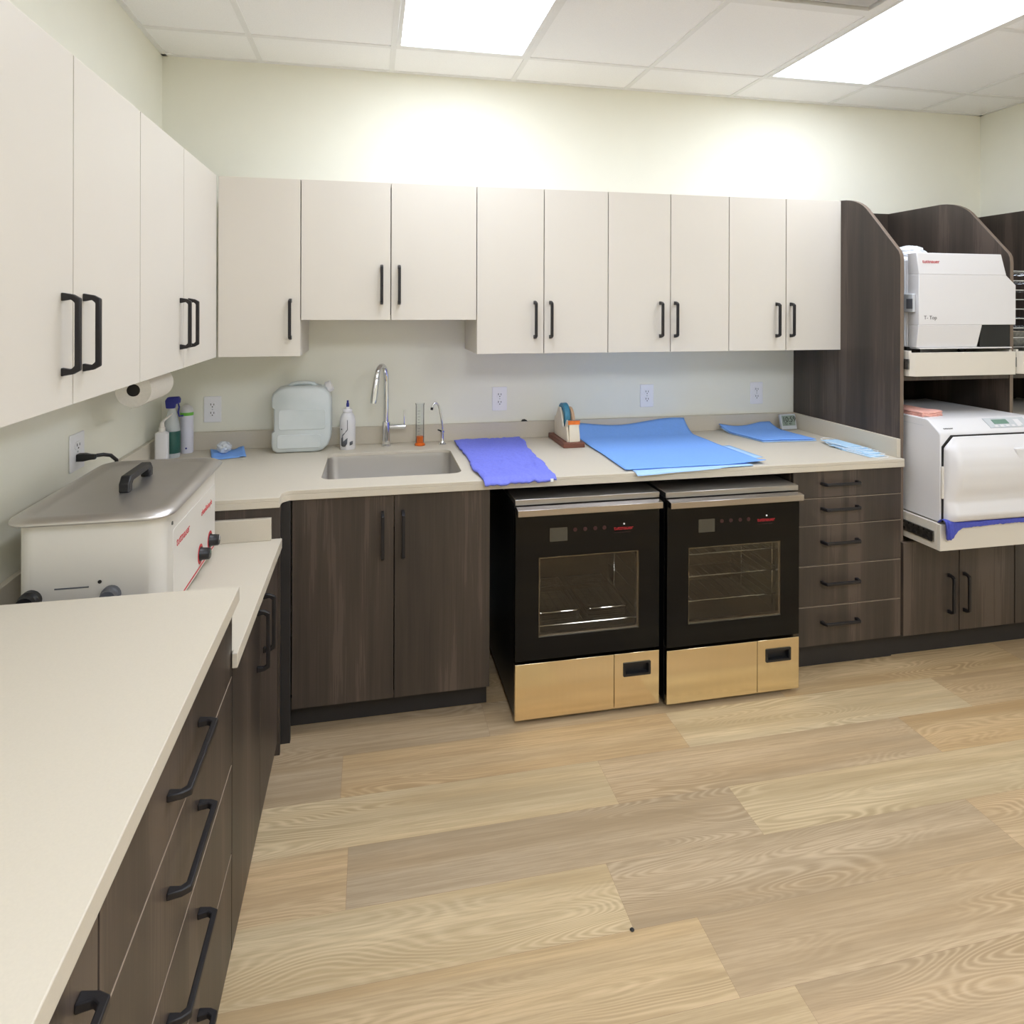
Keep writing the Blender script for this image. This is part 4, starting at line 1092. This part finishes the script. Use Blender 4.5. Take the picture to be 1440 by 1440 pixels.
# ------------------------------------------------------------------ upper sterilizer
def upper_unit():
    t = thing('autoclave', 'white box-shaped sterilizer on the upper tray, with a stepped right side', 'sterilizer', (3.58, -.6, 1.395))
    z0, z1 = 1.406, 1.822
    # chassis behind the front cover
    obj('body', MB().prism([(-.36, z0), (-.742, z0), (-.742, 1.80), (-.70, z1), (-.36, z1)], 'x', 3.335, 3.68), 'white_plastic', t, bevel=.004)
    obj('pump_box', MB().box(3.6805, 3.848, -.755, -.42, z0 + .002, 1.70), 'black_metal', t, bevel=.003)
    for x in (3.36, 3.65):
        for y in (-.72, -.40): obj('foot', MB().lathe([(.014, 1.2948), (.014, z0 + .001)], (x, y, 0), n=14), 'black_plastic', t)
    obj('base_rail', MB().box(3.345, 3.848, -.80, -.745, z0 - .006, z0 - .0005), 'white_plastic', t)
    # front cover outlines at three depths: upper band leans back, lower band leans in
    out_up = [(3.336, 1.735), (3.809, 1.735), (3.790, z1 + .010), (3.332, z1 + .010)]
    out_mid = [(3.336, 1.508), (3.862, 1.508), (3.862, 1.690), (3.815, 1.729), (3.809, 1.735), (3.336, 1.735)]
    out_low = [(3.338, z0), (3.664, z0), (3.676, 1.508), (3.336, 1.508)]
    mb = MB()
    def slab(poly, yfn, yb=-.744):
        mb.loft([[(p[0], yfn(p[1]), p[1]) for p in poly], [(p[0], yb, p[1]) for p in poly]])
    slab(out_up, lambda z: -.806 + (z - 1.735) * .1)
    slab(out_mid, lambda z: -.806)
    slab(out_low, lambda z: -.806 + (1.508 - z) * .16)
    fc = obj('front_cover', mb, 'white_plastic', t, bevel=.0025)
    obj('cover_underside', MB().box(3.68, 3.846, -.79, -.757, z0 + .001, 1.506), 'black_metal', fc)
    text('lettering', 'tuttnauer', .024, (3.358, -.806 + .05 * .1 - .0012, 1.785), (1, 0, 0), (0, .1, 1), 'red_print', fc)
    text('lettering', 'T- Top', .024, (3.362, -.8066, 1.533), (1, 0, 0), (0, 0, 1), 'grey_print', fc)
    lt = obj('side_latch', MB().box(3.318, 3.3345, -.79, -.71, 1.565, 1.648), 'pale_grey', t, bevel=.003)
    obj('latch_grip', MB().box(3.3165, 3.319, -.79, -.755, 1.58, 1.625), 'grey_plastic', lt, bevel=.001)
    obj('side_strip', MB().box(3.326, 3.3345, -.735, -.715, z0 + .003, 1.80), 'pale_grey', t, bevel=.002)
upper_unit()
# crumpled clear bag on it
bmx = bmesh.new(); bmesh.ops.create_icosphere(bmx, subdivisions=4, radius=1)
vs = []
for v in bmx.verts:
    k = 1 + .25 * nz(v.co.x * 2.2 + 4, v.co.y * 2.2, v.co.z * 2.2) + .08 * nz(v.co.x * 8, v.co.y * 8, v.co.z * 8)
    vs.append((3.455 + .088 * v.co.x * k, -.60 + .075 * v.co.y * k, max(1.8235, 1.845 + (.034 + .018 * v.co.x) * v.co.z * k)))
mb = MB().add(vs, [[q.index for q in f.verts] for f in bmx.faces]); bmx.free()
tag(obj('plastic_bag', mb, 'bag_film', origin=(3.455, -.6, 1.8235), angle=20), 'crumpled clear plastic bag on top of the upper sterilizer', 'bag')

# ------------------------------------------------------------------ wire racks in the far right compartment
t = thing('wire_rack', 'stack of chrome wire rack shelves at the right picture edge', 'rack', (4.18, -.5, 1.3))
mb = MB()
x0, x1, y0, y1 = 3.905, 4.44, -.745, -.36
zf = 1.3105
for x in (x0, x1):
    for y in (y0, y1): mb.tube([(x, y, zf), (x, y, 1.78)], .004, 8)
obj('post', mb, 'chrome', t)
for k in range(9):
    z = 1.40 + .045 * k; r = MB()
    r.tube([(x0, y0, z), (x1, y0, z), (x1, y1, z), (x0, y1, z), (x0, y0, z)], .0019, 6)
    for q in range(1, 10): r.tube([(x0 + (x1 - x0) * q / 10, y0, z), (x0 + (x1 - x0) * q / 10, y1, z)], .0011, 5)
    for q in range(1, 5): r.tube([(x0, y0 + (y1 - y0) * q / 5, z), (x1, y0 + (y1 - y0) * q / 5, z)], .0011, 5)
    obj('rack_shelf', r, 'chrome', t)
t = thing('metal_tub', 'perforated dark metal tub standing below the wire racks', 'tub', (4.17, -.5, 1.3))
def tr_(z, d): return [(p[0], p[1], z) for p in rrect(3.93 + d, 4.42 - d, -.72 + d, -.39 - d, .03, 5)]
obj('wall', MB().loft([tr_(zf, .02), tr_(1.47, .0), tr_(1.47, .003), tr_(zf + .004, .023)]), 'slide_metal', t)
obj('rim', MB().tube(tr_(1.472, -.001) + [tr_(1.472, -.001)[0]], .004, 8), 'steel', t)

# speck on the floor
tag(obj('floor_crumb', MB().lathe([(.005, 0), (.006, .002), (.003, .005)], (1.6, -1.745, 0), n=8), 'slot_dark', origin=(1.6, -1.745, 0)), 'tiny dark crumb on the floor planks', 'crumb')

# ------------------------------------------------------------------ camera and view
CX, CY, CZ, YAW, PITCH, ROLL, F, PY = .9487, -3.3329, 1.5846, .2077, -.0012, .0028, 934.69, 432.4
r = Vector((math.cos(YAW), -math.sin(YAW), 0)); f = Vector((math.sin(YAW), math.cos(YAW), 0)); u = Vector((0, 0, 1))
f2 = f * math.cos(PITCH) + u * math.sin(PITCH); u2 = u * math.cos(PITCH) - f * math.sin(PITCH)
r3 = r * math.cos(ROLL) + u2 * math.sin(ROLL); u3 = u2 * math.cos(ROLL) - r * math.sin(ROLL)
cam = bpy.data.cameras.new('camera'); co = bpy.data.objects.new('camera', cam); COL.objects.link(co)
cam.sensor_fit = 'HORIZONTAL'; cam.sensor_width = 36; cam.lens = 36 * F / 1440; cam.shift_y = -(720 - PY) / 1440; cam.clip_start = .02
b = -f2
co.matrix_world = Matrix(((r3.x, u3.x, b.x, CX), (r3.y, u3.y, b.y, CY), (r3.z, u3.z, b.z, CZ), (0, 0, 0, 1)))
S.camera = co
w = bpy.data.worlds.new('world'); S.world = w; w.use_nodes = True
w.node_tree.nodes['Background'].inputs[0].default_value = (.8, .85, .9, 1); w.node_tree.nodes['Background'].inputs[1].default_value = .2
S.view_settings.view_transform = 'Standard'; S.view_settings.look = 'None'; S.view_settings.gamma = 1; S.view_settings.exposure = 0.72
S.view_settings.use_curve_mapping = False
S.cycles.use_denoising = True
S.cycles.max_bounces = 10; S.cycles.diffuse_bounces = 6; S.cycles.transparent_max_bounces = 16
S.cycles.sample_clamp_indirect = 6
